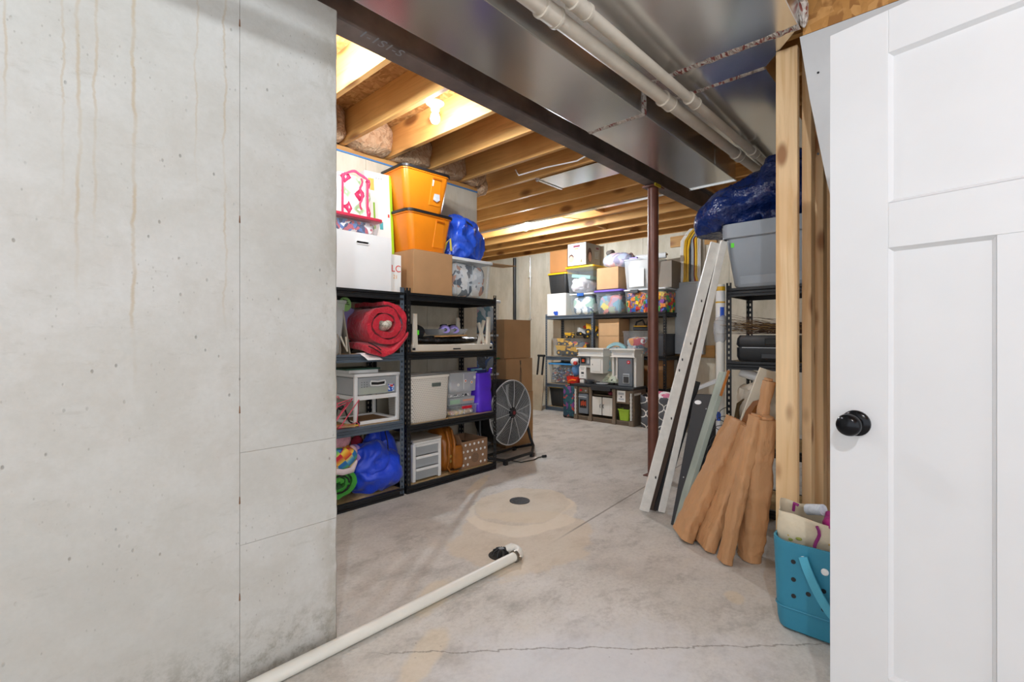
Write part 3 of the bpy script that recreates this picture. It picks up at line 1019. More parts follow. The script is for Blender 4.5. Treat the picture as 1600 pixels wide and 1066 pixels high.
def ikat():
    m = NT('ikat_fabric'); v = m.co((10.5, 10.5, 9.5), rot=(0, 0, 0)); s = m.sep(v)
    u = m.math('ADD', s[0], m.math('MULTIPLY', s[1], .85))
    fx_ = m.math('ABSOLUTE', m.math('SUBTRACT', m.math('FRACT', u), .5))
    rowi = m.math('FLOOR', s[2])
    fz_ = m.math('ABSOLUTE', m.math('SUBTRACT', m.math('FRACT', s[2]), .5))
    wob = m.math('MULTIPLY', m.math('SUBTRACT', m.noise(v, 6, 2), .5), .12)
    dia = m.math('ADD', m.math('ADD', fx_, fz_), wob)
    par = m.math('FRACT', m.math('MULTIPLY', m.math('ADD', rowi, m.math('FLOOR', u)), .5))
    c = m.ramp(dia, [(0, lin('#f6dfe2')), (.1, lin('#d43a6a')), (.3, lin('#c02553')), (.44, lin('#f0ece8')), (1, lin('#efebe6'))], 'CONSTANT')
    c2 = m.ramp(dia, [(0, lin('#f4f1ec')), (.1, lin('#a0c290')), (.28, lin('#b0cda4')), (.4, lin('#f0ece8')), (1, lin('#efebe6'))], 'CONSTANT')
    m.set(m.mix(m.step(par, .2, .3), c, c2), .8)
    m.bump(m.noise(m.co(), 300, 2), .1, .001)
    return m.mat
IKAT = ikat()
PINK = pm('hot_pink_strap', '#cc3a67', .7, var=.1, bump=.1, bs=200)
t = thing('tote_bag', 'pink, green and white diamond-patterned fabric bag on the red-lidded bin', 'bag', (1.735, 3.17, 2.003))
mb = MB()
def bagwall(u, v):
    a = 2 * PI * u; k = 1 - .1 * v
    p = Vector((.165 * k * math.copysign(abs(math.cos(a)) ** .6, math.cos(a)), .10 * k * math.copysign(abs(math.sin(a)) ** .6, math.sin(a)), .003 + .285 * v))
    n_ = noise.noise(Vector((p.x * 14, p.y * 14, p.z * 7))) * .018 + noise.noise(Vector((p.x * 30, 4, p.z * 5))) * .01
    return (p.x + n_ * math.cos(a), p.y + n_ * math.sin(a), p.z + (.02 * noise.noise(Vector((a * 2, 1, 0))) if v > .95 else 0))
mb.grid(bagwall, 60, 22, True)
mb.add([bagwall(i / 60, 0) for i in range(60)], [tuple(range(60))])
o = mb.build('bag_body', IKAT, t, True, angle=80); sd = o.modifiers.new('t', 'SOLIDIFY'); sd.thickness = .004
for y, lift in ((-.1, .05), (.09, .075)):
    pts = [(-.1 + .2 * i / 12, y + .01 * math.sin(i), .26 + lift * math.sin(PI * i / 12)) for i in range(13)]
    mb = MB()
    mb.loft([[(p[0], p[1] - .003, p[2] - .009), (p[0], p[1] + .003, p[2] - .009), (p[0], p[1] + .003, p[2] + .009), (p[0], p[1] - .003, p[2] + .009)] for p in pts])
    mb.build('handle', PINK, t, True)
for x in (-.1, .09):
    mb = MB(); mb.loft([[(x - .007, -.106, z), (x + .007, -.106, z), (x + .007, -.1005, z), (x - .007, -.1005, z)] for z in (.01, .1, .2, .275)]); mb.build('strap', PINK, t)
mb = MB(); mb.tube([(.035 + .01 * math.sin(i * 1.3), -.112, .27 - i * .022) for i in range(11)], .007, 6); mb.build('ribbon_tie', PINK, t, True)

PRINT_W = pm('white_print_carton', '#eeece8', .45, var=.02)
t = thing('toy_carton', 'tall flat white carton with a lime green edge standing behind the white bin', 'box', (2.085, 3.30, 1.49), 0, rot=(0, -.05, 0))
MB().box(-.13, -.05, 0, .10, .05, .93).build('carton', PRINT_W, t, bevel=.002)
MB().box(.0785, -.0508, .002, .1008, .0508, .928).build('green_edge', pm('lime_print', '#a5d127', .45), t)
MB().box(-.105, -.0512, .79, -.055, -.0505, .88).build('orange_print', pm('orange_print', '#eda64a', .5), t)
MB().box(-.02, -.0512, .50, .01, -.0505, .56).build('picture_print', pm('teal_print', '#4aa7b0', .5), t)
for i in range(3): MB().box(-.04 + i * .022, -.0512, .885, -.028 + i * .022, -.0505, .892).build('small_mark', GREY, t)
MB().box(.055, -.0512, .6, .07, -.0505, .625).build('red_mark', pm('red_print', '#d8392f', .5), t)
MB().box(-.07, -.0512, .5, -.055, -.0505, .7).build('slot_mark', pm('green_print', '#8fc43a', .5), t)
t = thing('printed_carton', 'small white carton with red and orange lettering between white bin and brown box', 'box', (2.03, 3.12, 1.49))
MB().box(-.045, -.1, 0, .045, .1, .275).build('carton', PRINT_W, t, bevel=.002)
text(t, 'LC', .07, (0, -.1008, .15), pm('red_print', '#d8392f'))
text(t, '21', .04, (-.005, -.1008, .10), pm('orange_print', '#eda64a'))

cbox('plain brown box carrying the two orange totes', (*at_l(2.165, 2.545, 2.99, .36), 1.491), 0, .38, .36, .335, CARD)
ORANGE = pm('orange_plastic', '#ee8a17', .33, var=.05)
def orange(label, loc, rz):
    t = tote(label, loc, rz, .44, .34, .325, ORANGE, BLACK, .8, .026, .02, group='orange totes with black lids', r=.045)
    for sx in (1,):
        # recessed hand grip panel on the front face
        mb = MB()
        pts = [(-.055, .05), (-.035, .26), (-.02, .275), (.045, .275), (.055, .26), (.06, .05)]
        def fy(z): return -(.34 / 2) * (.80 + .185 * z / .29) - .003
        mb.loft([[(x, fy(z) , z) for x, z in pts], [(x, fy(z) + .015, z) for x, z in pts]])
        o = mb.build('grip_panel', ORANGE, t, bevel=.006); o.location.x = .08
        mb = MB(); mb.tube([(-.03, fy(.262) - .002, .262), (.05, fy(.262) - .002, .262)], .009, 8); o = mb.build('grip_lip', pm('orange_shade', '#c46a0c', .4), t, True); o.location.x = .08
    return t
t = orange('lower orange tote with black lid, on the brown box', (2.375, 3.215, 1.827), .03)
t = orange('upper orange tote with black lid and a torn sticker', (2.345, 3.21, 2.158), -.05)
STK = pm('torn_sticker', '#c7cdd3', .6, var=.2, vs_=40)
mb = MB(); mb.prism([(.07, .07), (.105, .055), (.135, .075), (.135, .165), (.1, .165), (.085, .12)], -.164, -.1605); o = mb.build('sticker', STK, t); o.rotation_euler = (-.1, 0, 0); o.location = (-.012, -.004, .01)
mb = MB(); mb.prism([(.045, .2), (.055, .2), (.065, .25), (.05, .25)], -.167, -.165); mb.build('sticker', WHITE, t)

# clear tote with clothes, blue tarp bag and loose board on top
tote('large clear tote full of clothes below the bright blue bag', (2.79, 3.2, 1.491), 0, .47, .38, .335, CLEAR, pm('milky_lid', '#dfe2e3', .4), .9, .03, ribs=3, wall=False)
stuffing('folded pale and dark clothes in the clear tote under the blue bag', (2.79, 3.2, 1.5), 0, .405, .32, .285, cellmix('mixed_clothes', ['#d9dcdf', '#c9cdd2', '#59616b', '#e8e6e2', '#c98e72', '#2f3f52', '#eeeeee'], 18), 5, .012)
TARP = pm('blue_woven_poly', '#2a57cf', .28, var=.2, vs_=10, bump=.5, bs=26, bd=.02, stretch=(1, 1, .6))
t = thing('tarp_bag', 'crumpled bright blue woven plastic bag on top of the clear tote', 'bag', (2.80, 3.22, 1.836))
mb = MB(); mb.blob((0, 0, .17), (.245, .16, .19), 80, 50, 2.3, .05, 6, 4, .11, flat=-.168, top=.32); mb.build('bag_body', TARP, t, True, angle=60)
mb = MB(); mb.tube([(.02, -.08, .335), (.07, -.1, .31), (.13, -.1, .25), (.17, -.09, .17)], .008, 6); mb.build('strap', pm('dark_webbing', '#20283a', .7), t, True)
mb = MB(); mb.tube([(-.245, -.1, .02), (-.235, -.13, .1), (-.21, -.15, .14), (-.2, -.15, .04)], .01, 6); mb.build('strap', pm('yellow_webbing', '#c9b64a', .7), t, True)
t = thing('cardboard_sheet', 'loose cardboard sheet jutting out past the clear tote', 'cardboard', (3.06, 3.25, 1.842), rot=(0.06, .02, -.25))
MB().box(-.1, -.12, 0, .36, .12, .006).build('sheet', CARD_LT, t)
mb = MB(); mb.box(-.1, -.1205, .0008, .36, -.12, .0052); mb.build('cut_edge', CARD_DK, t)

# --- second shelf of unit A
tote('milky open bin at the end of the second shelf beside the concrete wall', (1.47, 3.17, 1.046), 0, .33, .33, .36, FROST, None, .82, ribs=0, wall=False)
GREYF = pm('grey_canvas', '#8d8578', .85, var=.12, bump=.2, bs=250)
t = thing('canvas_bin', 'collapsed greige canvas bin leaning beside the milky bin', 'bin', (1.66, 3.16, 1.046), 0, rot=(0, -.17, 0))
MB().box(-.004, -.15, 0, .004, .15, .3).build('side_panel', GREYF, t)
mb = MB()
mb.loft([[(-.07 + .012 * math.sin(z * 20), -.14, z), (-.062 + .012 * math.sin(z * 20), -.14, z), (-.052, .13, z), (-.06, .13, z)] for z in (0, .05, .1, .15, .2)]); mb.build('folded_panel', GREYF, t)
mb = MB(); mb.tube([(-.05, -.152, .13), (-.035, -.158, .06), (-.02, -.152, .02), (-.012, -.152, .12)], .006, 6); mb.build('handle_strap', pm('cream_tape', '#cfc8b8', .8), t, True)
t = thing('photo_box', 'dark printed box tilted behind the red sleeping bag', 'box', (1.70, 3.32, 1.047), rot=(0, .5, 0))
MB().box(-.1, -.05, .0, .1, .05, .34).build('carton', cellmix('photo_print', ['#4a4436', '#6b614b', '#38352f', '#7d6e4f', '#55503f'], 16), t)
MB().box(-.0995, -.052, .02, .05, -.0501, .04).build('label_strip', WHITE, t)
t = thing('small_carton', 'orange and purple carton corner poking above the milky bin', 'box', (1.60, 3.24, 1.052), rot=(0, .42, .1))
MB().box(-.07, -.03, 0, .07, .03, .37).build('carton', pm('violet_print', '#8d84b8', .5), t)
MB().box(-.0705, -.031, .24, -.01, .031, .3705).build('orange_band', pm('orange_red_print', '#d4562a', .5), t)
t = thing('round_tin', 'small green round lid standing between the bin and the red roll', 'lid', (1.655, 3.07, 1.385), rot=(0, .15, .2))
MB().lathe([(.001, -.008), (.046, -.008), (.05, -.004), (.05, .004), (.046, .008), (.001, .008)], 28, axis='y').build('lid_disc', pm('mint_green', '#7fb36b', .5), t, True)
mb = MB()
for i in range(3): mb.box(-.03, -.0092, .0 + i * .012, .03 - i * .01, -.0082, .006 + i * .012)
mb.build('lettering', BLACK, t)
# green lid rests on the canvas bin's upper edge

def spiral(turns, r0, r1, th, depth, wr, seed, squash=(1, 1), ph0=0.0, n=150, nd=12, rough=.006):
    """rolled padded fabric, axis along y"""
    c_ = []
    for i in range(n + 1):
        s_ = i / n
        a = ph0 + s_ * turns * 2 * PI
        r = r0 + (r1 - r0) * s_
        c_.append((r * math.cos(a) * squash[0], r * math.sin(a) * squash[1], a, s_))
    outer, inner = [], []
    for x, z, a, s_ in c_:
        t_ = th * (.85 + .15 * math.sin(s_ * 60 + seed)) * (1 if s_ < .97 else .7)
        outer.append((x + t_ * math.cos(a), z + t_ * math.sin(a)))
        inner.append((x - t_ * math.cos(a), z - t_ * math.sin(a)))
    loop = outer + inner[::-1]
    N = len(loop)
    mb = MB(); vs_, fs_ = [], []
    for j in range(nd + 1):
        v = j / nd
        ed = 1.0
        for i, (x, z) in enumerate(loop):
            p = Vector((x, -depth / 2 + depth * v, z))
            q = noise.noise(Vector((p.x * wr, p.y * wr * .5, p.z * wr)) + Vector((seed, 0, 0))) * rough * 2 + noise.noise(p * wr * 2.3) * rough
            d_ = Vector((x, 0, z)).normalized() if (x or z) else Vector((1, 0, 0))
            vs_.append(p + d_ * q + Vector((0, noise.noise(p * wr * .8 + Vector((9, 9, seed))) * rough * 2, 0)))
    for j in range(nd):
        for i in range(N):
            k = (i + 1) % N
            fs_.append((j * N + i, (j + 1) * N + i, (j + 1) * N + k, j * N + k))
    m_ = len(outer)
    for base, flip in ((0, False), (nd * N, True)):
        for i in range(m_ - 1):
            q = (base + i, base + i + 1, base + N - 2 - i, base + N - 1 - i)
            fs_.append(q if not flip else tuple(reversed(q)))
    mb.add(vs_, fs_)
    return mb

def padded(name, col, rough=.5, sheen=.3, bs=18, bst=.6, freq=(1, 1, 1)):
    t_ = NT(name); v = t_.co(freq)
    f = t_.noise(v, 5, 3)
    c = lin(col)
    t_.set(t_.ramp(f, [(.3, tuple(x * .8 for x in c[:3])), (.7, c)]), rough)
    t_.b.inputs['Sheen Weight'].default_value = sheen
    t_.bump(t_.math('ADD', t_.noise(v, bs, 3, .55, .6), t_.math('MULTIPLY', t_.noise(v, bs * 3, 2), .3)), bst, .02)
    return t_.mat
RED = padded('red_nylon', '#c8102e', .45)
t = thing('sleeping_bag', 'rolled red quilted sleeping bag drooping over the shelf edge', 'sleeping bag', (1.905, 3.16, 1.25))
spiral(2.2, .052, .175, .0235, .40, 13, 2, (1.0, .86), .4, rough=.005).build('roll', RED, t, True, angle=60)
mb = MB()
def flap(u, v):
    x = -.16 + .36 * u
    z = -.155 + .10 * max(0, (u - .55)) ** 1.5 * 3.2
    return Vector((x, 0, z))
secs = []
for i in range(25):
    u = i / 24
    p = flap(u, 0)
    th = .032 + .006 * math.sin(u * 9)
    y0 = -.235 + .045 * u
    dz = -.07 * (1 - u) ** 1.0 * (u < 2)
    sec = []
    for y, dzz in ((y0 - .015, -.1 * (1 - abs(u - .35) * 1.4)), (y0 + .03, -.035), (-.1, -.01), (.15, 0)):
        sec.append((p.x, y, p.z + dzz * .8 + th))
    for y, dzz in ((.15, 0), (-.1, -.01), (y0 + .03, -.035), (y0 - .015, -.1 * (1 - abs(u - .35) * 1.4))):
        sec.append((p.x, y, p.z + dzz * .8 - th * .35))
    secs.append(sec)
mb.loft(secs)
o = mb.build('flap', RED, t, True, angle=80)
sb = o.modifiers.new('sub', 'SUBSURF'); sb.levels = 2; sb.render_levels = 2
for k, zz in ((0, .028), (1, .004)):
    mb = MB(); mb.tube([(-.17 + i * .022, -.255 + .004 * i - k * .002, -.155 + zz - .006 * i - .0009 * i * i) for i in range(6)], .004, 6)
    mb.build('zip_edge', pm('dark_zip', '#3a2328', .6), o, True)
MB().blob((.02, -.12, .005), (.055, .08, .05), 20, 14, 2.5, .008, 20, 4).build('lining', cellmix('plaid_lining', ['#cfc9b8', '#b7b19f', '#e1dccd', '#9aa091'], 60), t, True)
t2 = thing('paper_sheet', 'white folded paper lying at the shelf edge under the red roll', 'paper', (1.775, 2.955, 1.0475), rot=(.0, .0, .25))
mb = MB(); mb.grid(lambda u, v: (-.065 + .14 * u, -.05 + .12 * v, .002 + .004 * math.sin(u * 5) * v - (.045 * (1 - v) ** 2 if v < .6 else 0) + .012 * (v < .6) * 0), 10, 8)
o = mb.build('sheet', WHITE, t2, True); o.modifiers.new('t', 'SOLIDIFY').thickness = .001

# --- third shelf of unit A : drawer unit, hangers
t = thing('drawer_unit', 'white plastic two tier drawer unit with one frosted drawer', 'drawers', (1.873, 3.18, .553))
w, d, h = .36, .34, .352
for x in (-w / 2, w / 2 - .024):
    for y in (-d / 2, d / 2 - .024):
        MB().box(x, y, 0, x + .024, y + .024, h - .022).build('corner_post', WHITE, t, bevel=.004)
for z, tk in ((0, .022), (.17, .03), (h - .022, .022)):
    mb = MB()
    if z == h - .022: mb.box(-w / 2 - .003, -d / 2 - .003, z, w / 2 + .003, d / 2 + .003, z + tk)
    else:
        mb.box(-w / 2 + .0005, -d / 2 + .0005, z, w / 2 - .0005, -d / 2 + .03, z + tk); mb.box(-w / 2 + .0005, d / 2 - .03, z, w / 2 - .0005, d / 2 - .0005, z + tk)
        mb.box(-w / 2 + .0005, -d / 2 + .03, z, -w / 2 + .03, d / 2 - .03, z + tk); mb.box(w / 2 - .03, -d / 2 + .03, z, w / 2 - .0005, d / 2 - .03, z + tk)
    mb.build('frame', WHITE, t, bevel=.003)
FROSTG = clear('grey_frosted_plastic', '#d3d7da', .5, .3)
dw = MB().box(-w / 2 + .027, -d / 2 + .004, .205, w / 2 - .027, d / 2 - .03, h - .026).build('drawer', FROSTG, t, bevel=.006)
mb = MB(); mb.tube([(-.055, -d / 2 - .002, .268), (-.06, -d / 2 - .002, .285), (-.055, -d / 2 - .002, .298), (0, -d / 2 - .002, .293), (.055, -d / 2 - .002, .298), (.06, -d / 2 - .002, .285), (.055, -d / 2 - .002, .268), (0, -d / 2 - .002, .264)], .006, 8, closed=True); mb.build('handle', WHITE, dw, True)
MB().box(-.055, -d / 2 - .0005, .268, .055, -d / 2 + .0035, .294).build('handle_slot', BLACK, dw)
MB().box(.085, -d / 2 + .001, .216, .135, -d / 2 + .003, .268).build('sticker', cellmix('blue_sticker', ['#2b59b5', '#e8ecf2', '#7aa5de', '#c8454e'], 60), dw)
MB().box(-.12, -d / 2 + .02, .208, .11, d / 2 - .06, .25).build('green_goods', pm('olive_goods', '#a5b04f', .7, var=.3, vs_=40), dw)
mb = MB()
for i in range(3):
    for j in range(3): mb.cyl((-.125 + i * .02, -d / 2 + .0035, .26 + j * .016), (-.125 + i * .02, -d / 2 + .002, .26 + j * .016), .003, n=6)
mb.build('vent_hole', BLACK, dw)
for s in (-1, 1):
    MB().box(s * (w / 2 - .006) - .003, -d / 2 + .03, .205, s * (w / 2 - .006) + .003, d / 2 - .03, h - .03).build('side_panel', FROSTG, t)
MB().box(-w / 2 + .03, -d / 2 + .03, .004, w / 2 - .03, d / 2 - .03, .01).build('base_board', CARD_DK, t)
t = thing('board_game', 'flat white box with a dark green cover on the drawer unit', 'box', (1.83, 3.2, .9055))
MB().box(-.14, -.12, 0, .09, .13, .024).build('box_base', WHITE, t, bevel=.003)
MB().box(-.17, -.13, .0245, .1, .13, .034).build('cover', pm('dark_green_cover', '#2f5a49', .5), t)
HANG = pm('coral_plastic', '#e0526a', .35)
def hanger(label, loc, rot):
    t_ = thing('clothes_hanger', label, 'hanger', loc, group='coral pink hangers', rot=rot)
    mb = MB(); mb.tube([(-.12, 0, 0), (.12, 0, 0), (.0, 0, .09)], .004, 7, closed=True); mb.build('frame', HANG, t_, True)
    mb = MB(); mb.tube([(0, 0, .09), (0, 0, .115), (.012, 0, .13), (.028, 0, .132), (.034, 0, .118), (.028, 0, .105)], .003, 7); mb.build('hook', HANG, t_, True)
    return t_
hanger('coral pink hanger leaning highest against the drawer unit', (1.60, 3.0, .66), (.2, -.75, .25))
hanger('coral pink hanger in the middle of the little heap', (1.58, 3.02, .63), (.25, -.85, .15))
hanger('coral pink hanger with its hook hanging below the rail', (1.63, 2.965, .65), (.1, 2.4, .3))
t = thing('knick_knack', 'black wire toy tangled among the pink hangers', 'toy', (1.62, 3.06, .553))
mb = MB(); mb.tube([(-.05, 0, .01), (-.03, -.01, .12), (.0, 0, .15), (.03, 0, .11), (.05, -.02, .03), (.08, -.04, .008), (.1, -.05, .014)], .006, 7); mb.blob((.0, 0, .13), (.02, .02, .018), 12, 8); mb.blob((.095, -.05, .016), (.016, .016, .014), 12, 8); mb.build('wire_body', BLACK, t, True)
t = thing('craft_sticks', 'low heap of yellow and coral plastic pieces at the shelf end', 'craft pieces', (1.60, 2.995, .553))
mb = MB(); ms = [pm('toy_yellow', '#e0b030', .5), HANG, CARD_LT]
random.seed(5)
for i in range(12):
    mb.mi = i % 3
    mb.M = Matrix.Translation((random.uniform(-.04, .07), random.uniform(-.01, .04), .006 + .003 * (i % 4))) @ Matrix.Rotation(random.uniform(-.5, .5), 4, 'Z')
    mb.box(-.05, -.006, -.004, .05, .006, .004)
mb.build('pieces', ms, t)

# --- bottom shelf of unit A
GREEN = padded('green_nylon', '#3fae35', .4)
t = thing('sleeping_bag', 'rolled bright green sleeping bag on the bottom shelf', 'sleeping bag', (1.57, 3.17, .186))
spiral(2.2, .022, .104, .017, .36, 16, 6, (1.15, .92), .2, rough=.004).build('roll', GREEN, t, True, angle=60)
mb = MB(); mb.tube([(.062 * 1.15 * math.cos(a), -.185, .062 * .92 * math.sin(a)) for a in [i * .5 for i in range(13)]], .006, 6); mb.build('black_trim', BLACK, t, True)
def rainbow():
    m = NT('rainbow_patchwork'); v = m.co((1, 1, 1), rot=(0, .6, 0)); s = m.sep(v)
    chk = m.n('ShaderNodeTexChecker'); m.l(v, chk.inputs[0]); chk.inputs['Scale'].default_value = 17
    a = m.ramp(m.math('FRACT', m.math('MULTIPLY', s[2], 8)), [(0, lin('#d4263f')), (.2, lin('#ef8a2b')), (.4, lin('#f2d34a')), (.6, lin('#5ab86a')), (.8, lin('#2f7bc0'))])
    b = m.ramp(m.math('FRACT', m.math('ADD', m.math('MULTIPLY', s[2], 8), .5)), [(0, lin('#2a4fa8')), (.3, lin('#58b4d8')), (.5, lin('#f2d34a')), (.8, lin('#d4263f'))])
    m.set(m.mix(chk.outputs['Fac'], a, b), .75); return m.mat
t = thing('rainbow_blanket', 'rainbow patchwork plush blanket squeezed above the green roll', 'blanket', (1.60, 3.06, .345))
mb = MB(); mb.blob((0, 0, 0), (.115, .1, .085), 30, 20, 2.6, .02, 10, 3); mb.build('blanket_body', rainbow(), t, True)
mb = MB(); mb.tube([(-.1, -.07, -.055), (-.02, -.1, -.075), (.05, -.09, -.075), (.095, -.05, -.03)], .02, 10); mb.build('white_trim', pm('pink_white_plush', '#e7d6d8', .9, bump=.6, bs=120), t, True)
PLUSH = pm('pink_plush', '#e3a6b4', .95, var=.25, vs_=22, bump=1.0, bs=110, bd=.01)
t = thing('plush_toy', 'fluffy pale pink plush toy at the top of the bottom shelf heap', 'plush toy', (1.62, 3.12, .43))
mb = MB(); mb.blob((-.02, 0, .01), (.1, .1, .085), 28, 20, 2, .03, 14, 2, .02); mb.build('body', PLUSH, t, True)
mb = MB(); mb.blob((.065, -.085, -.055), (.034, .03, .05), 16, 12, 2, .01, 20, 5); mb.build('paw', pm('pale_pink_plush', '#efc6c9', .95, bump=.8, bs=120), t, True)
LILAC = pm('lilac_plush', '#b392d4', .9, var=.2, vs_=12, bump=.6, bs=50)
t = thing('plush_toy', 'ribbed lilac plush wing beside the rainbow blanket', 'plush toy', (1.75, 3.12, .30))
mb = MB(); mb.blob((0, 0, 0), (.05, .06, .1), 24, 16, 2.2, .02, 16, 7, .02); mb.build('body', LILAC, t, True)
mb = MB(); mb.blob((.035, -.03, .035), (.042, .03, .04), 16, 12, 2, .012, 22, 3); mb.build('fin', LILAC, t, True)
t = thing('plush_toy', 'small dark red and tan toy peeking behind the blue sleeping bag', 'plush toy', (1.86, 3.28, .38))
MB().blob((0, 0, 0), (.04, .05, .05), 16, 12, 2, .01, 20, 1).build('body', pm('crimson_plush', '#a8243c', .9), t, True)
MB().cyl((.05, 0, -.05), (.045, -.02, .07), .03, .003, 10).build('horn', pm('tan_felt', '#cbbd9f', .9), t, True)
BLUE = padded('blue_nylon', '#1846d8', .42, .2, 9, .5)
t = thing('sleeping_bag', 'loosely bundled royal blue sleeping bag at the end of the bottom shelf', 'sleeping bag', (1.93, 3.18, .056))
mb = MB(); mb.blob((-.01, -.03, .125), (.205, .17, .125), 60, 40, 2.2, .03, 6, 11, .07); mb.build('lower_fold', BLUE, t, True, angle=80)
mb = MB(); mb.blob((-.07, -.07, .21), (.15, .11, .115), 56, 40, 2.1, .025, 6, 21, .07); mb.build('front_fold', BLUE, t, True, angle=80)
mb = MB(); mb.M = Matrix.Translation((-.005, .0, .31)) @ Matrix.Rotation(.25, 4, 'Y')
mb.blob((0, 0, 0), (.105, .08, .165), 40, 30, 2, .02, 8, 31, .02, top=.75); mb.build('peak_fold', BLUE, t, True, angle=80)
mb = MB(); mb.M = Matrix.Translation((.12, .03, .25)) @ Matrix.Rotation(-.15, 4, 'Y')
mb.blob((0, 0, 0), (.10, .1, .17), 40, 30, 2.2, .025, 8, 41, .025, top=.4); mb.build('rear_fold', BLUE, t, True, angle=80)
mb = MB(); mb.tube([(.062, -.05, .465), (.058, -.085, .4), (.062, -.11, .33), (.05, -.135, .26), (.045, -.155, .215)], .004, 6); mb.build('zip', BLACK, t, True)

# ------------------------------------------------------------------ unit B, second shelf
BEIGE = pm('cream_plastic', '#d6cdbd', .45, var=.08)
t = thing('bed_rail_frame', 'cream plastic frame with four upright legs lying upside down on the shelf', 'frame', (2.60, 3.19, 1.048))
w, d = .86, .36
for y in (-d / 2, d / 2 - .03):
    MB().box(-w / 2, y, 0, w / 2, y + .03, .055).build('long_rail', BEIGE, t, bevel=.008)
for x in (-w / 2, w / 2 - .03):
    MB().box(x, -d / 2 + .03, .005, x + .03, d / 2 - .03, .05).build('end_rail', BEIGE, t, bevel=.008)
for x, y, a in ((-w / 2 + .03, -d / 2 + .015, 0), (w / 2 - .05, -d / 2 + .015, .03), (-w / 2 + .03, d / 2 - .015, 0), (w / 2 - .09, d / 2 - .015, -.1)):
    mb = MB(); mb.M = Matrix.Translation((x, y, .04)) @ Matrix.Rotation(a, 4, 'Y'); mb.loft([rr(.05, .03, .01, 0), rr(.042, .026, .01, .13), rr(.04, .026, .01, .25)]); mb.build('leg', BEIGE, t, True)
mb = MB(); mb.M = Matrix.Translation((w / 2 - .06, -d / 2 + .05, .05)) @ Matrix.Rotation(-.35, 4, 'Y'); mb.box(-.012, -.01, 0, .012, .01, .2); mb
mb.M = Matrix.Translation((w / 2 - .12, -d / 2 + .06, .05)) @ Matrix.Rotation(.3, 4, 'Y'); mb.box(-.012, -.01, 0, .012, .01, .22); mb.build('brace', BEIGE, t)
MB().box(-w / 2 + .043, -d / 2 - .001, .13, -w / 2 + .059, -d / 2 + .001, .165).build('price_tag', NEON, t)
MB().box(-.03, -d / 2 - .002, .012, .05, -d / 2 + .001, .022).build('slot', BLACK, t)
for x in (-w / 2 + .01, w / 2 - .03): MB().box(x - .01, -d / 2 - .002, .012, x + .015, -d / 2 + .001, .03).build('foot_cap', BLACK, t)
GARB = pm('black_poly_film', '#232426', .25, var=.3, bump=.8, bs=30, bd=.02)
o = MB().blob((2.62, 3.2, 1.137), (.36, .14, .032), 56, 20, 2.6, .02, 12, 3, .02).build('garbage_bag', GARB, None, True, angle=70); tag(o, 'shiny black plastic sheet bunched on the cream frame', 'plastic sheet')
o = MB().blob((2.29, 3.2, 1.205), (.09, .12, .06), 32, 18, 2, .02, 12, 8, .02).build('fabric_bundle', pm('black_fabric', '#1e1f22', .85), None, True); tag(o, 'soft black bundle behind the front upright of the cream frame', 'bundle')
t = thing('foil_tray', 'shallow clear foil tray holding the lavender shoes', 'tray', (2.59, 3.14, 1.182), rot=(0, -.02, .03))
mb = MB(); mb.loft([rr(.26, .18, .02, 0), rr(.33, .24, .03, .045), rr(.345, .255, .03, .046), rr(.325, .235, .03, .044), rr(.255, .175, .02, .004)])
mb.build('tray', clear('crinkled_tray', '#c9cbcc', .4, .15), t, True)
mb = MB()
for i in range(14):
    x = -.13 + i * .02
    mb.tube([(x, -.088, .002), (x * 1.2, -.118, .042)], .003, 5)
mb.build('flute', clear('crinkled_tray'), t, True)
LAV = pm('lavender_fabric', '#9d8fd6', .6, var=.1, vs_=20, bump=.15, bs=200)
def shoe(label, loc, rz):
    t_ = thing('shoe', label, 'shoe', loc, rz, 'lavender shoes')
    secs = []
    for i in range(11):
        u = i / 10
        w_ = .062 + .018 * math.sin(u * PI) + (.012 if u > .7 else 0)
        h_ = .038 + .03 * math.sin(min(1, u * 1.4) * PI / 2) - (.02 * max(0, u - .8) * 5)
        secs.append([(math.cos(a) * w_ / 2, .11 - .22 * u, .0 + h_ / 2 + math.sin(a) * h_ / 2) for a in [2 * PI * k / 14 for k in range(14)]])
    MB().loft(secs).build('upper', LAV, t_, True)
    MB().lathe([(.001, 0), (.012, 0), (.014, .004), (.012, .008), (.001, .008)], 16, (0, -.117, .028), 'y').build('toe_hole', DARKGREY, t_, True)
    MB().blob((0, .02, .062), (.028, .07, .014), 18, 10).build('lining', pm('black_fabric', '#1e1f22'), t_, True)
    MB().box(-.02, -.06, .066, .02, -.03, .075).build('strap', BLACK, t_, bevel=.003)
shoe('lavender slip-on shoe, left of the pair in the foil tray', (2.56, 3.12, 1.192), -.55)
shoe('lavender slip-on shoe, right of the pair in the foil tray', (2.66, 3.13, 1.192), -.5)
o = MB().box(-.15, -.04, 0, .15, .04, .011).build('wood_slat', wood('pale_wood', '#c99a66', '#a97b49', axis=0, knots=False)); o.location = (2.60, 3.07, 1.166); o.rotation_euler = (0, -.03, .06)
tag(o, 'thin bare wood slat under the foil tray', 'wood slat')

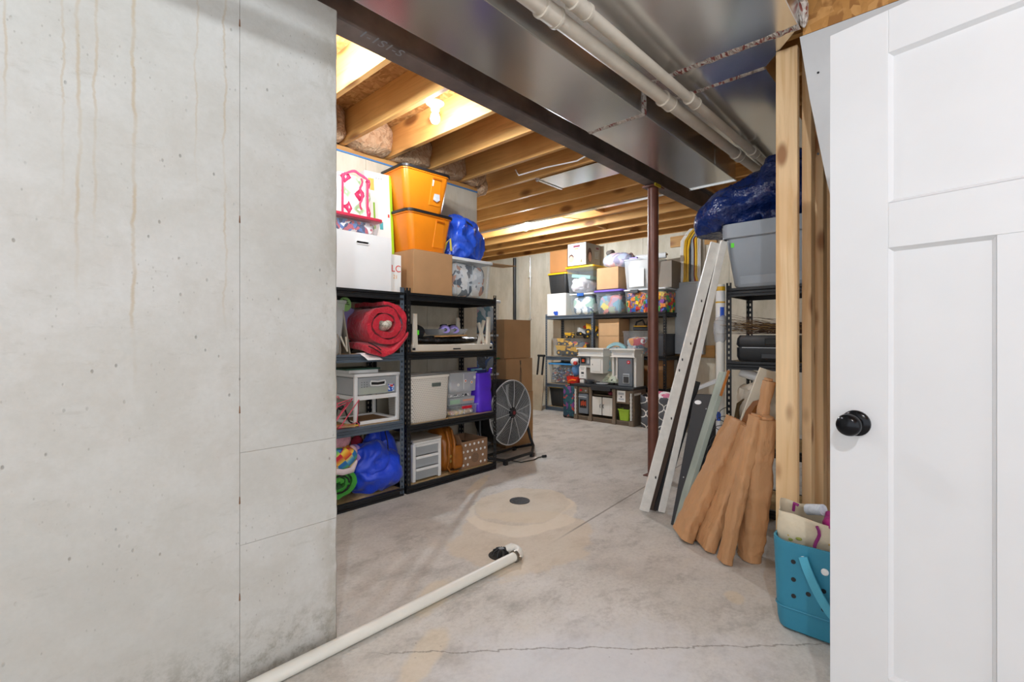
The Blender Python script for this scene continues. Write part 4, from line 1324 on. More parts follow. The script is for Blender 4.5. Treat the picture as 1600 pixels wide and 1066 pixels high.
# ------------------------------------------------------------------ unit B, third shelf
def perforated():
    m = NT('woven_cream_plastic'); v = m.co((1, 1, 1)); s = m.sep(v)
    u = m.math('ADD', s[0], s[1])
    k = 62.0
    r_ = m.math('FLOOR', m.math('MULTIPLY', s[2], k * 1.15))
    off = m.math('MULTIPLY', m.math('FRACT', m.math('MULTIPLY', r_, .5)), 1.0)
    fx_ = m.math('ABSOLUTE', m.math('SUBTRACT', m.math('FRACT', m.math('ADD', m.math('MULTIPLY', u, k), off)), .5))
    fz_ = m.math('ABSOLUTE', m.math('SUBTRACT', m.math('FRACT', m.math('MULTIPLY', s[2], k * 1.15)), .5))
    h = m.math('MULTIPLY', m.step(m.math('ADD', fx_, fz_), .36, .3), 1.0)
    m.set(m.mix(m.math('MULTIPLY', h, .75), lin('#ddd6cb'), lin('#7c756b')), .5)
    m.bump(h, -.5, .004)
    return m.mat
t = thing('storage_basket', 'tall cream perforated plastic basket on the middle shelf', 'basket', (2.335, 3.165, .507))
mb = MB()
w, d, h = .385, .33, .35
mb.loft([rr(w * .93, d * .93, .035, 0), rr(w * .95, d * .95, .035, .02), rr(w, d, .03, h), rr(w - .012, d - .012, .03, h), rr(w * .95 - .012, d * .95 - .012, .03, .02)])
mb.build('body', perforated(), t, True, angle=40)
MB().loft([rr(w + .01, d + .01, .03, h - .012), rr(w + .012, d + .012, .03, h + .004), rr(w - .016, d - .016, .03, h + .004), rr(w - .012, d - .012, .03, h - .012)]).build('rim', pm('cream_rim', '#e0d9ce', .45), t, True)
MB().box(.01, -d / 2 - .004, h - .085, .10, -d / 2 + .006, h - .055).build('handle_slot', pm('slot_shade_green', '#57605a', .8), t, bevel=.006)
o = MB().box(-.15, -.12, 0, .12, .1, .004).build('paper_stack', WHITE); o.location = (2.31, 3.17, .8625); o.rotation_euler = (0, 0, .1); tag(o, 'white paper lying across the perforated basket', 'paper')
t = thing('craft_case', 'clear hinged craft case with round flower stickers, top of its stack', 'case', (2.715, 3.17, .70))
mb = MB(); mb.loft([rr(.29, .24, .015, 0), rr(.30, .25, .015, .15), rr(.31, .26, .015, .155)], True, False); mb.build('body', FROST, t, True)
MB().box(-.152, -.127, .155, .152, .127, .163).build('lid', FROST, t)
MB().box(-.002, -.127, .02, .002, -.1255, .15).build('divider', WHITE, t)
for x, z, c in ((.02, .09, '#d5623c'), (.09, .075, '#d98a3c'), (-.06, .06, '#e9e2d6'), (.125, .115, '#e9e2d6')):
    s_ = MB().lathe([(.001, 0), (.014, 0), (.014, .0015), (.001, .0015)], 14, (x, -.1275, z), 'y').build('sticker', WHITE, t)
    MB().lathe([(.001, 0), (.008, 0), (.008, .001), (.001, .001)], 10, (x, -.1288, z), 'y').build('sticker_centre', pm('sticker' + c[1:], c, .5), s_)
stuffing('small craft goods showing in the flower-stickered case', (2.715, 3.17, .703), 0, .26, .2, .09, cellmix('craft_goods', ['#cfd3da', '#9aa3ae', '#b9a8b4', '#6e747c', '#e1e1e1'], 26), 4, .004)
t = thing('craft_case', 'shallow clear tray of dark beads, second in the craft stack', 'case', (2.69, 3.17, .655))
MB().loft([rr(.25, .22, .012, 0), rr(.26, .23, .012, .043)], True, True).build('body', FROST, t, True)
MB().box(-.115, -.1165, .008, .09, -.115, .026).build('beads', cellmix('dark_beads', ['#3c3f44', '#c9c9c9', '#767a80', '#e6e6e6'], 90), t)
t = thing('craft_case', 'clear tray with green and peach goods, third in the craft stack', 'case', (2.71, 3.17, .594))
MB().loft([rr(.28, .23, .012, 0), rr(.29, .24, .012, .059)], True, True).build('body', FROST, t, True)
MB().box(-.14, -.122, .01, -.03, -.1205, .045).build('green_goods', pm('pale_green_goods', '#9fc0a4', .7), t)
MB().box(.0, -.122, .025, .12, -.1205, .04).build('peach_goods', pm('peach_goods', '#d79a80', .7), t)
t = thing('craft_case', 'clear compartment case with a red latch, bottom of the craft stack', 'case', (2.70, 3.15, .507))
mb = MB(); mb.loft([rr(.29, .25, .012, 0), rr(.30, .26, .012, .075)], True, False); mb.build('body', CLEAR, t, True)
MB().box(-.157, -.137, .075, .157, .137, .085).build('lid', CLEAR, t, bevel=.003)
MB().box(-.03, -.145, .055, .075, -.131, .078).build('latch', pm('bright_red', '#cf1f34', .35), t, bevel=.003)
for x in (-.06, .0, .09): MB().box(x - .001, -.125, .002, x + .001, .12, .073).build('divider', CLEAR, t)
stuffing('sorted pastel beads in the red-latched case', (2.70, 3.15, .509), 0, .28, .23, .04, cellmix('pastel_beads', ['#e3c7a5', '#efe6d8', '#d7a3a0', '#e8d07c', '#ffffff', '#c9b29a'], 40), 9, .008)
PURP = pm('purple_nonwoven', '#5a2fd0', .5, var=.12, bump=.3, bs=20, bd=.01)
t = thing('shopping_bag', 'bright purple fold-flat shopping bag on the middle shelf', 'bag', (2.955, 3.15, .507))
mb = MB()
def pb(u, v):
    a = 2 * PI * u
    x = .095 * math.copysign(abs(math.cos(a)) ** .35, math.cos(a)); y = .13 * math.copysign(abs(math.sin(a)) ** .35, math.sin(a))
    q = noise.noise(Vector((x * 9, y * 9, v * 4))) * .007 - .003 * math.exp(-((v - .55) / .03) ** 2)
    return (x * (1 - .02 * v) + q * math.cos(a), y * (1 - .08 * v) + q * math.sin(a), .002 + .34 * v)
mb.grid(pb, 48, 30, True); mb.add([pb(i / 48, 0) for i in range(48)], [tuple(range(48))])
o = mb.build('bag_body', PURP, t, True, angle=70); o.modifiers.new('t', 'SOLIDIFY').thickness = .002
mb = MB(); mb.tube([(.05, -.11, .33), (.07, -.115, .37), (.09, -.1, .375), (.09, -.09, .33)], .012, 8); mb.build('handle', PURP, t, True)
for i in range(3): MB().box(-.07, -.08 + i * .05, .3 + .012 * i, .05, -.06 + i * .05, .365 + .008 * i).build('folded_book', [pm('navy_cover', '#26305f', .5), pm('teal_cover', '#6fa6bd', .5), pm('indigo_cover', '#3a2d86', .5)][i], t)

# ------------------------------------------------------------------ unit B, bottom shelf
t = thing('drawer_cart', 'white three drawer plastic cart with grey fronts on the bottom shelf', 'drawers', (2.31, 3.19, .057))
w, d, h = .27, .36, .32
MB().box(-w / 2 - .005, -d / 2 - .005, h - .02, w / 2 + .005, d / 2, h).build('top', pm('cart_top', '#a8a29a', .5), t, bevel=.006)
MB().box(-w / 2 + .002, -d / 2 - .004, h - .035, w / 2 - .002, -d / 2 + .02, h - .02).build('front_edge', WHITE, t, bevel=.004)
for s in (-1, 1): MB().box(s * w / 2 - .013 - .012 * s, -d / 2, 0, s * w / 2 + .013 - .012 * s, d / 2, h - .035).build('side_frame', WHITE, t, bevel=.004)
for i in range(3):
    z = .012 + i * .093
    dw = MB().box(-w / 2 + .028, -d / 2 + .004, z, w / 2 - .028, d / 2 - .01, z + .072).build('drawer', FROSTG, t, bevel=.004)
    MB().box(-w / 2 + .027, -d / 2 - .006, z + .066, w / 2 - .027, -d / 2 + .01, z + .086).build('pull_lip', WHITE, dw, bevel=.004)
MB().box(-w / 2 + .026, d / 2 - .009, 0, w / 2 - .026, d / 2 - .002, h - .036).build('back', WHITE, t)
LEATH = pm('tan_leather', '#9a5a18', .38, var=.3, vs_=8, bump=.35, bs=45, bd=.006)
t = thing('leather_bag', 'slouchy tan leather handbag between the cart and the dotted box', 'bag', (2.575, 3.17, .057))
mb = MB(); mb.blob((0, 0, .17), (.115, .15, .172), 40, 28, 3, .02, 9, 5, .02, flat=-.168, top=.2); mb.build('bag_body', LEATH, t, True, angle=70)
mb = MB(); mb.blob((.045, -.15, .115), (.055, .025, .095), 24, 18, 4, .006, 14, 2); mb.build('pocket', LEATH, t, True)
for x in (-.045, .01):
    mb = MB(); mb.tube([(x, -.14, .05), (x - .005, -.165, .14), (x, -.155, .24), (x + .01, -.11, .33), (x + .03, -.05, .345)], .011, 8); mb.build('strap', LEATH, t, True)
mb = MB(); mb.tube([(-.06, -.15, .05), (-.05, -.18, .015), (0, -.185, .008), (.03, -.18, .01)], .007, 8); mb.build('shoulder_strap', LEATH, t, True)
BRASS = pm('brass', '#b89a55', .3, .9)
for z in (.07, .11): MB().lathe([(.006, 0), (.012, 0), (.012, .004), (.006, .004)], 14, (-.045, -.178, z + .03), 'y').build('buckle', BRASS, t, True)
t = thing('dotted_box', 'brown open box with white polka dots and a black medallion', 'box', (2.815, 3.165, .057), .0)
KRAFT = cardboard('kraft_dotted', '#9d7a5e')
w, d, h = .30, .30, .225
for x0, y0, x1, y1 in ((-w / 2, -d / 2, w / 2, -d / 2 + .004), (-w / 2, d / 2 - .004, w / 2, d / 2), (-w / 2, -d / 2 + .004, -w / 2 + .004, d / 2 - .004), (w / 2 - .004, -d / 2 + .004, w / 2, d / 2 - .004)):
    MB().box(x0, y0, 0, x1, y1, h).build('side', KRAFT, t)
MB().box(-w / 2 + .004, -d / 2 + .004, 0, w / 2 - .004, d / 2 - .004, .004).build('base', KRAFT, t)
mb = MB(); mb.M = Matrix.Translation((-w / 2, 0, h)) @ Matrix.Rotation(-.5, 4, 'Y'); mb.box(0, -d / 2, 0, .004, d / 2, .07); mb.build('flap', KRAFT, t)
random.seed(3)
for i in range(6):
    for j in range(4):
        x = -w / 2 + .02 + i * .05 + (.025 if j % 2 else 0); z = .03 + j * .055
        if abs(x) > w / 2 - .012 or (abs(x - .005) < .055 and abs(z - .075) < .06): continue
        MB().lathe([(.001, 0), (.011, 0), (.011, .0008), (.001, .0008)], 12, (x, -d / 2 - .0008, z), 'y').build('dot', WHITE, t)
mb = MB()
for r_ in (.012, .024, .036):
    n_ = int(r_ * 600)
    for k in range(n_):
        a = 2 * PI * k / n_
        mb.box(.005 + r_ * math.cos(a) - .0025, -d / 2 - .001, .075 + r_ * math.sin(a) - .0025, .005 + r_ * math.cos(a) + .0025, -d / 2 - .0002, .075 + r_ * math.sin(a) + .0035)
mb.build('medallion', BLACK, t)
stuffing('dark odds and ends filling the dotted box', (2.815, 3.165, .063), 0, .27, .27, .17, cellmix('dark_odds', ['#3a3229', '#5a4a38', '#22201d', '#6b5a45'], 22), 7, .012)

# ------------------------------------------------------------------ stack of clear totes past the end of the shelf
TT = [('mauve and teal clothes', ['#8b6a86', '#4a7f8f', '#c7a0ad', '#39506b', '#b9c4cc']), ('deep blue and rust clothes', ['#24579b', '#1c2c45', '#b0705a', '#3a6cb0', '#8794a3']),
      ('pale lilac clothes', ['#b7b4c6', '#cfd2dc', '#8f8aa0', '#c4a9b8']), ('grey clothes', ['#9aa0a8', '#6f747c', '#c6cacf'])]
z = 0
for i, (nm, cs) in enumerate(reversed(TT)):
    k = 3 - i
    h = (.39, .40, .41, .36)[i]
    lab = ('topmost', 'second', 'third', 'lowest')[k]
    tote(f'{lab} clear tote in the leaning stack behind the fan, with {nm}', (3.50, 3.76, z), 0, .38, .42, h, CLEAR, pm('milky_lid', '#dfe2e3'), .9, .025, wall=False, grips=pm('petrol_blue', '#2c6f93', .4) if k == 0 else None)
    stuffing(f'{nm} packed in the {lab} tote behind the fan', (3.50, 3.76, z + .01), 0, .325, .36, h - .06, cellmix('clothes_%d' % k, cs, 9), i, .01)
    z += h - .003
o = MB().box(3.59, 3.52, .93, 3.72, 3.535, .945).build('green_rod', pm('dark_green_plastic', '#356b3c', .5)); tag(o, 'thin dark green strip wedged beside the tote stack', 'strip')
mb = MB(); mb.tube([(3.55, 3.75, 1.58), (3.56, 3.75, 1.7), (3.6, 3.78, 1.82), (3.62, 3.8, 1.95), (3.61, 3.82, 2.05)], .02, 12)
o = mb.build('flex_hose', pm('grey_hose', '#a9adb1', .45), None, True); tag(o, 'grey flexible hose rising above the tote stack', 'hose')

# ------------------------------------------------------------------ drum fan
t = thing('drum_fan', 'large round floor fan with wire grille on a black tube stand', 'fan', (3.36, 3.16, 0), 0.06)
R = .305; cz = .445; ST = pm('fan_dark_steel', '#2a2b2e', .4, .4); WIRE = pm('chrome_wire', '#d0d2d4', .35, .2)
mb = MB(); mb.lathe([(R - .004, -.06), (R, -.062), (R + .006, -.055), (R + .004, .0), (R + .002, .13), (R - .004, .132), (R - .004, .0)], 56, (0, 0, cz), 'y'); mb.build('drum', ST, t, True)
g = MB()
for r_ in [.06 + .0135 * i for i in range(18)]:
    g.tube([(r_ * math.cos(2 * PI * k / 48), -.062 - .02 * (1 - r_ / R), cz + r_ * math.sin(2 * PI * k / 48)) for k in range(48)], .0016, 4, closed=True)
g.build('grille_rings', WIRE, t, True)
for k in range(10):
    a = 2 * PI * k / 10 + .15
    MB().tube([(.05 * math.cos(a), -.086, cz + .05 * math.sin(a)), (.18 * math.cos(a), -.078, cz + .18 * math.sin(a)), (R * math.cos(a), -.06, cz + R * math.sin(a))], .003, 6).build('grille_spoke', WIRE, t, True)
MB().tube([(R * math.cos(2 * PI * k / 48), -.063, cz + R * math.sin(2 * PI * k / 48)) for k in range(48)], .006, 8, closed=True).build('front_ring', WIRE, t, True)
MB().lathe([(.001, -.1), (.036, -.098), (.042, -.09), (.042, -.075), (.001, -.075)], 28, (0, 0, cz), 'y').build('hub_badge', BLACK, t, True)
MB().lathe([(.001, -.1015), (.018, -.1015), (.018, -.1), (.001, -.1)], 20, (0, 0, cz), 'y').build('badge_print', pm('deep_red', '#8a2430', .4), t, True)
MB().cyl((0, -.07, cz), (0, .11, cz), .07, .08, 24).build('motor', ST, t, True)
for k in range(3):
    a0 = 2 * PI * k / 3 - 1.9
    mb = MB()
    def bl(u, v):
        r_ = .06 + .215 * v; a = a0 + (u - .5) * (.55 + .6 * v)
        return (r_ * math.cos(a), -.02 + (u - .5) * .1, cz + r_ * math.sin(a))
    mb.grid(bl, 10, 8); o = mb.build('blade', pm('alu_blade', '#a9abad', .4, .4), t, True); o.modifiers.new('t', 'SOLIDIFY').thickness = .002
mb = MB(); mb.tube([(.335, .03, cz), (.345, .02, .3), (.36, -.02, .14), (.33, -.08, .075), (.2, -.16, .04), (-.2, -.16, .04), (-.33, -.08, .075), (-.36, -.02, .14), (-.345, .02, .3), (-.335, .03, cz)], .014, 10); mb.build('stand_frame', BLACK, t, True)
mb = MB(); mb.tube([(.33, -.06, .08), (.3, .14, .025), (-.3, .14, .025), (-.33, -.06, .08)], .013, 10); mb.build('rear_frame', BLACK, t, True)
for x, y in ((.2, -.16), (-.2, -.16), (.3, .14), (-.3, .14)): MB().box(x - .02, y - .016, 0, x + .02, y + .016, .04).build('foot', BLACK, t, bevel=.005)
for s in (-1, 1): MB().cyl((s * .31, .03, cz), (s * .35, .03, cz), .022, n=14).build('tilt_knob', BLACK, t, True)
mb = MB(); mb.tube([(-.1, -.1, .02), (-.05, -.22, .007), (.1, -.26, .007), (.2, -.24, .007), (.24, -.26, .01)], .005, 6); mb.cyl((.235, -.255, .012), (.27, -.28, .014), .012, n=10); mb.build('power_cord', BLACK, t, True)

# tall brown cartons behind the fan
cbox('open-topped brown carton, topmost of the tall stack behind the fan', (3.85, 3.66, .935), -.05, .40, .44, .41, CARD, open_=True)
t = cbox('brown carton in the middle of the tall stack behind the fan', (3.86, 3.65, .572), -.03, .41, .45, .36, CARD)
cbox('brown carton standing on the floor behind the fan', (3.865, 3.65, 0), -.04, .42, .45, .57, CARD)
for x, s_ in ((.0, 1),):
    mb = MB()
    for i in range(3):
        mb.tube([(.0 + .012 * i, -.2275, .08), (.005 + .012 * i, -.2275, .2), (.02 - .01 * i, -.2275, .34)], .0015, 4)
    mb.build('scuff_mark', DARKGREY, t)

# ------------------------------------------------------------------ far wall services and clutter at its left
o = MB().cyl((6.49, 5.89, 0), (6.49, 5.89, 2.6), .028, n=16).build('vent_pipe', BLACK, None, True); tag(o, 'black vertical pipe strapped to the far wall', 'pipe')
t = thing('conduit', 'slim grey metal conduit running up the far wall', 'conduit', (6.505, 5.53, 1.3))
MB().cyl((0, 0, .15), (0, 0, 1.3), .011, n=12).build('tube', M_GALV, t, True)
for z in (.17, .9): MB().box(-.015, -.03, z, .012, .03, z + .02).build('strap', M_GALV, t)
t = thing('folded_table', 'black folding table leg frame leaning against the far shelf', 'table', (6.05, 4.97, 0), rot=(0, .06, 0))
for y in (-.07, .03): MB().cyl((0, y + .06, .0), (0, y, .86), .016, n=12).build('leg', BLACK, t, True)
MB().cyl((0, -.09, .86), (0, .05, .86), .018, n=12).build('crossbar', BLACK, t, True)
o = MB().box(0, -.19, 0, .02, .13, .56).build('pale_board', pm('bare_mdf', '#b0a38d', .8)); o.location = (5.90, 4.98, 0); o.rotation_euler = (0, .12, 0); tag(o, 'pale grey board leaning on the end of the far shelf', 'board')

# ------------------------------------------------------------------ far shelves
ZC = (.06, .425, .855, 1.50)
shelving('far shelf unit with slate posts carrying the toy truck bin', (6.06, 4.83, 0), RB, .90, .45, 1.525, ZC, SLATE_STEEL, SLATE_STEEL)
shelving('far black shelf unit right of the toy trucks, behind the play kitchen', (6.06, 3.925, 0), RB, 1.12, .45, 1.525, (.06, .47, .905, 1.495), BLACK_STEEL, BLACK_STEEL)
XF = 6.09
def B(y0, y1, z, d=.38, xf=XF): return (xf + d / 2, (y0 + y1) / 2, z)

# top tier of the left far unit
t = thing('white_carton', 'plain white square box with a blue splash at its foot', 'box', B(4.45, 4.82, 1.501), RB)
MB().box(-.185, -.19, 0, .185, .19, .35).build('carton', PRINT_W, t, bevel=.004)
mb = MB(); mb.prism([(-.03, .005), (.03, .005), (.035, .05), (.01, .075), (-.01, .06), (-.035, .07), (-.06, .05), (-.045, .03)], -.1915, -.1903); mb.build('blue_splash', pm('cobalt_paint', '#2456c4', .5), t)
tote('clear bin with a blue clip handle holding baby clothes on the far shelf', B(3.95, 4.40, 1.501), RB, .43, .36, .33, CLEAR, pm('milky_lid', '#dfe2e3'), .9, .022, wall=False, grips=pm('royal_blue_clip', '#2a5fae', .4))
stuffing('mint and grey-blue baby clothes in the blue-clipped bin', B(3.95, 4.40, 1.51), RB, .37, .3, .28, cellmix('baby_clothes', ['#7f97ad', '#dfe4e4', '#a9cdbd', '#5f7488', '#c7d2da', '#eef0ee'], 10), 12, .012)
YEL = pm('yellow_lid', '#e9b912', .4, var=.05)
def tough(label, loc, rz, w, d, h):
    t_ = tote(label, loc, rz, w, d, h, pm('tough_black', '#2b2c2d', .5, var=.15), YEL, .86, .035, .02, ribs=3, group='black totes with yellow lids')
    return t_
tough('black tote with a yellow lid up on the white carton', B(4.44, 4.81, 1.853), RB, .36, .38, .33)
tote('clear tote with a bright yellow lid, up on the blue-clipped bin', B(3.93, 4.46, 1.842), RB, .50, .38, .41, CLEAR, YEL, .88, .04, .03, wall=False)
o = MB().blob((0, 0, .1), (.18, .15, .11), 36, 24, 2.6, .04, 8, 4, .05).build('bin_contents', pm('white_blanket', '#d9d3d6', .9), None, True); o.location = B(4.05, 4.45, 1.855); tag(o, 'bundled white blanket inside the yellow-lidded clear tote', 'contents', kind='stuff')
o = MB().box(-.17, -.1, 0, .17, .1, .05).build('game_box', pm('mint_print', '#8fc7b8', .5)); o.location = B(4.05, 4.42, 2.07); o.rotation_euler = (0, .15, RB); tag(o, 'mint green flat box inside the yellow-lidded clear tote', 'box')
cbox('upright brown carton on the yellow-lidded black tote', B(4.45, 4.80, 2.19), RB, .34, .3, .345, cardboard('cardboard_orange', '#b27a46'))
t = thing('diaper_carton', 'white nappy carton with a child photo on its side and the number 4', 'box', B(4.08, 4.40, 2.258), RB)
MB().box(-.165, -.2, 0, .165, .2, .335).build('carton', PRINT_W, t, bevel=.003)
SKIN = pm('print_skin', '#d9a68c', .6); HAIR = pm('print_hair', '#5d4032', .7); TAUPE = pm('print_taupe', '#9c9386', .6); MAR = pm('print_maroon', '#7a2a3c', .5)
MB().box(.1652, -.199, .002, .1662, .199, .333).build('side_print', TAUPE, t)
def disc(par, pts, y, mat, name, plane='y', th=.0008):
    mb_ = MB()
    if plane == 'y': mb_.prism(pts, y - th, y)
    else: mb_.loft([[(y, p[0], p[1]) for p in pts], [(y + th, p[0], p[1]) for p in pts]])
    return mb_.build(name, mat, par)
def ellp(cx, cz_, rx, rz_, n=20): return [(cx + rx * math.cos(2 * PI * i / n), cz_ + rz_ * math.sin(2 * PI * i / n)) for i in range(n)]
disc(t, ellp(-.095, .15, .06, .11), .1664, HAIR, 'picture_hair', 'x'); disc(t, ellp(-.09, .12, .042, .075), .1674, SKIN, 'picture_face', 'x')
disc(t, ellp(-.10, .115, .05, .06), -.2003, HAIR, 'picture_hair'); disc(t, ellp(-.10, .1, .042, .05), -.2013, SKIN, 'picture_face')
MB().box(-.06, -.2012, .275, .06, -.2003, .305).build('brand_bar', MAR, t); MB().box(-.04, -.2012, .245, .035, -.2003, .262).build('orange_bar', pm('orange_print', '#eda64a'), t)
MB().box(-.09, -.2012, .215, .08, -.2003, .225).build('grey_line', GREY, t)
MB().box(.1664, .08, .26, .1674, .16, .29).build('brand_bar', MAR, t)
for i in range(5): MB().box(.1664, .04, .12 + i * .022, .1672, .15, .127 + i * .022).build('small_print', LTGREY, t)
disc(t, ellp(.085, .06, .045, .045), -.2003, pm('cream_print', '#f0d9a8', .5), 'size_disc')
text(t, '4', .075, (.085, -.2013, .033), BLACK)

# top tier of the right far unit
tote('clear tote with a violet lid full of plush toys on the far shelf', B(3.47, 3.92, 1.496), RB, .45, .38, .36, CLEAR, pm('violet_lid', '#7a5fc8', .4), .86, .04, .03, ribs=2, wall=False)
stuffing('pastel plush toys in the violet-lidded tote', B(3.47, 3.92, 1.505), RB, .375, .31, .27, cellmix('plush_mix', ['#8a8fa0', '#d98f8a', '#e3d36c', '#7fb0c4', '#5a5f6b', '#c3a3b5', '#a9b4a0'], 11), 15, .015)
tote('clear tote of bright building blocks with a dark clip on the far shelf', B(2.80, 3.45, 1.496), RB, .62, .38, .335, CLEAR, pm('milky_lid', '#dfe2e3'), .92, .02, ribs=3, wall=False)
MB
bricks('bright orange, blue and yellow building blocks in the clear tote', B(2.80, 3.45, 1.505), RB, .55, .32, .25, ['#ee8a23', '#2f6fc4', '#f2c62c', '#d13a34', '#47a04b', '#f08a2a', '#7d3b8c'], 360, (.045, .075), 4)
t = [o for o in COL.objects if o.get('label', '').startswith('clear tote of bright building')][0]
MB().box(-.2, -.225, .275, -.08, -.2, .325).build('clip', DARKGREY, t, bevel=.005)
cbox('plain square brown carton on the violet-lidded tote', B(3.53, 3.91, 1.862), RB, .36, .34, .315, CARD_LT)
tote('tall milky tote with white fabric and a paper label, on the block tote', B(2.95, 3.47, 1.832), RB, .47, .38, .42, FROST, None, .88, wall=False)
stuffing('white bedding filling the tall milky tote', B(2.95, 3.47, 1.84), RB, .4, .32, .40, pm('white_bedding', '#ece9e2', .9), 18, .015)
o = MB().box(-.11, 0, 0, .11, .002, .25).build('paper_label', PRINT_W); o.location = (6.083, 3.24, 1.86); o.rotation_euler = (0, 0, RB); tag(o, 'white lined paper taped to the tall milky tote', 'paper')
t = thing('plush_sack', 'clear sack of pastel plush toys lying on the square brown carton', 'sack', B(3.40, 3.85, 2.178), RB)
MB().blob((0, 0, .11), (.25, .15, .11), 40, 22, 2.2, .02, 8, 6, .01).build('sack_body', cellmix('pastel_plush', ['#d9cbe0', '#e9dfe8', '#b9c4dd', '#efc9cf', '#c3d6dd', '#a9a3bd'], 10), t, True)
mb = MB(); mb.tube([(.22 + .03 * math.cos(a), -.05, .15 + .035 * math.sin(a)) for a in [2 * PI * k / 16 for k in range(16)]], .009, 8, closed=True); mb.build('ring_handle', pm('brown_ring', '#5e3a33', .5), t, True)
o = MB().blob((6.3, 3.78, 2.42), (.07, .06, .05), 20, 14, 2, .02, 12, 3).build('plush_toy', pm('grey_plush', '#6f675f', .95)); tag(o, 'grey plush toy peeking up behind the plush sack', 'plush toy')
MBx = MB(); MBx.box(-.06, -.02, 0, .06, .02, .03)
o = MBx.build('purple_clip', pm('violet_lid', '#7a5fc8'), None, False, .005); o.location = (6.15, 3.32, 2.254); o.rotation_euler = (0, 0, RB); tag(o, 'small purple clip on the rim of the tall milky tote', 'clip')
t = thing('paper_roll', 'rolled white fabric lying across the tall milky tote', 'roll', (6.25, 3.12, 2.285), rot=(0, 0, .2))
MB().cyl((0, -.22, 0), (0, .2, 0), .04, .035, 18).build('roll', FELT, t, True); MB().cyl((0, -.24, .01), (0, -.21, .01), .012, n=10).build('core', CARD_DK, t, True)
cbox('carton with shadow painted into its grey-brown colour, mostly hidden behind the steel post on the block tote', (6.32, 2.87, 1.83), RB, .2, .3, .36, cardboard('cardboard_shadow', '#8a8074'))  # shadow behind the post is painted into the cardboard colour

# second tier
tote('clear bin of yellow toy trucks on the far shelf', B(4.12, 4.76, .856), RB, .60, .36, .285, CLEAR, None, .88, wall=False)
TY = pm('toy_truck_yellow', '#e3ae1b', .4); TB = pm('toy_black', '#26282b', .5)
def truck(label, loc, rz, s=1.0, col=None, rot=None):
    t_ = thing('toy_truck', label, 'toy truck', loc, rz, 'toy trucks in and on the bin', rot)
    t_.scale = (s, s, s)
    MB().box(-.09, -.04, .03, .09, .04, .05).build('chassis', TB, t_)
    mb_ = MB(); mb_.loft([[(-.09, -.05, .055), (.02, -.05, .055), (.02, .05, .055), (-.09, .05, .055)], [(-.115, -.055, .12), (.035, -.055, .12), (.035, .055, .12), (-.115, .055, .12)]]); mb_.build('dump_bed', col or TY, t_, bevel=.004)
    cb = MB().box(.045, -.045, .05, .095, .045, .12).build('cab', col or TY, t_, bevel=.005)
    MB().box(.05, -.0455, .085, .0955, .0455, .11).build('cab_window', TB, cb)
    for x in (-.06, .06):
        for y in (-.05, .05):
            w_ = MB().lathe([(.001, -.014), (.032, -.014), (.034, -.008), (.034, .008), (.032, .014), (.001, .014)], 16, (x, y, .034), 'y').build('wheel', TB, t_, True)
            MB().lathe([(.001, -.0155), (.014, -.0155), (.014, .0155), (.001, .0155)], 12, (x, y, .034), 'y').build('wheel_hub', TY, w_, True)
    return t_
truck('yellow dump truck pressed to the front of the clear bin', (6.22, 4.55, .872), RB + .1, 1.3)
truck('second yellow truck lower right inside the clear bin', (6.22, 4.30, .866), RB - .2, 1.15)
truck('yellow truck nose-up at the left inside the clear bin', (6.28, 4.62, 1.02), RB, 1.0)
stuffing('dark jumble of toy parts deep in the truck bin', (6.33, 4.44, .87), RB, .5, .14, .22, cellmix('toy_parts', ['#3a3f48', '#e0a820', '#55606b', '#b5423c', '#2a2d33'], 14), 22, .012)
truck('small yellow loader perched on the truck bin rim, left end', (6.27, 4.50, 1.142), RB + .5, .75)
truck('white and black truck tilted on top of the heap', (6.27, 4.27, 1.16), RB + .9, 1.0, pm('toy_white', '#d9d9d6', .4), rot=(0, .35, RB + .9))
truck('large yellow truck piled highest beside the slate post', (6.26, 4.06, 1.175), RB + .2, 1.35, rot=(0, .3, RB + .4))
o = MB().blob((6.27, 4.2, 1.32), (.04, .04, .025), 16, 10, 2.5, .01, 20, 3).build('toy_piece', pm('toy_red', '#c83a32', .4), None, True); tag(o, 'red toy piece on top of the truck heap', 'toy')
cbox('lower plain brown carton on the second tier of the far black shelf', B(3.54, 3.89, .906), RB, .35, .3, .27, CARD_LT)
cbox('upper plain brown carton under the top tier of the far black shelf', B(3.54, 3.89, 1.178), RB, .35, .3, .25, CARD_LT)
tote('clear open bin of red goods behind the play kitchen', B(3.04, 3.47, .906), RB, .43, .36, .34, CLEAR, None, .9, wall=False)
stuffing('red and yellow toys in the clear bin behind the play kitchen', B(3.12, 3.46, .915), RB, .28, .28, .24, cellmix('red_goods', ['#b3303e', '#d9d5d2', '#44505c', '#d88a3a', '#8c2a3a', '#9fb3bd'], 13), 24, .015)
t = thing('power_tool', 'black and yellow power tool lying on the red goods bin', 'tool', (6.3, 3.22, 1.255), RB + .15)
MB().box(-.15, -.08, 0, .15, .08, .05).build('base', TB, t, bevel=.01)
mb = MB(); mb.tube([(-.12, -.07, .05), (-.1, -.06, .12), (-.02, -.05, .15), (.02, -.06, .06)], .015, 8); mb.build('handle', TB, t, True)
MB().box(-.14, -.085, .052, .05, -.07, .068).build('yellow_bar', TY, t)
mb = MB(); mb.tube([(.03, -.04, .05), (.06, -.05, .15), (.13, -.03, .14), (.14, -.03, .05)], .012, 8); mb.build('guard', BLACK, t, True)
tote('low dark open carton right of the red goods bin, behind the post', B(2.83, 3.02, .906), RB, .18, .36, .3, DARKGREY, None, .95)

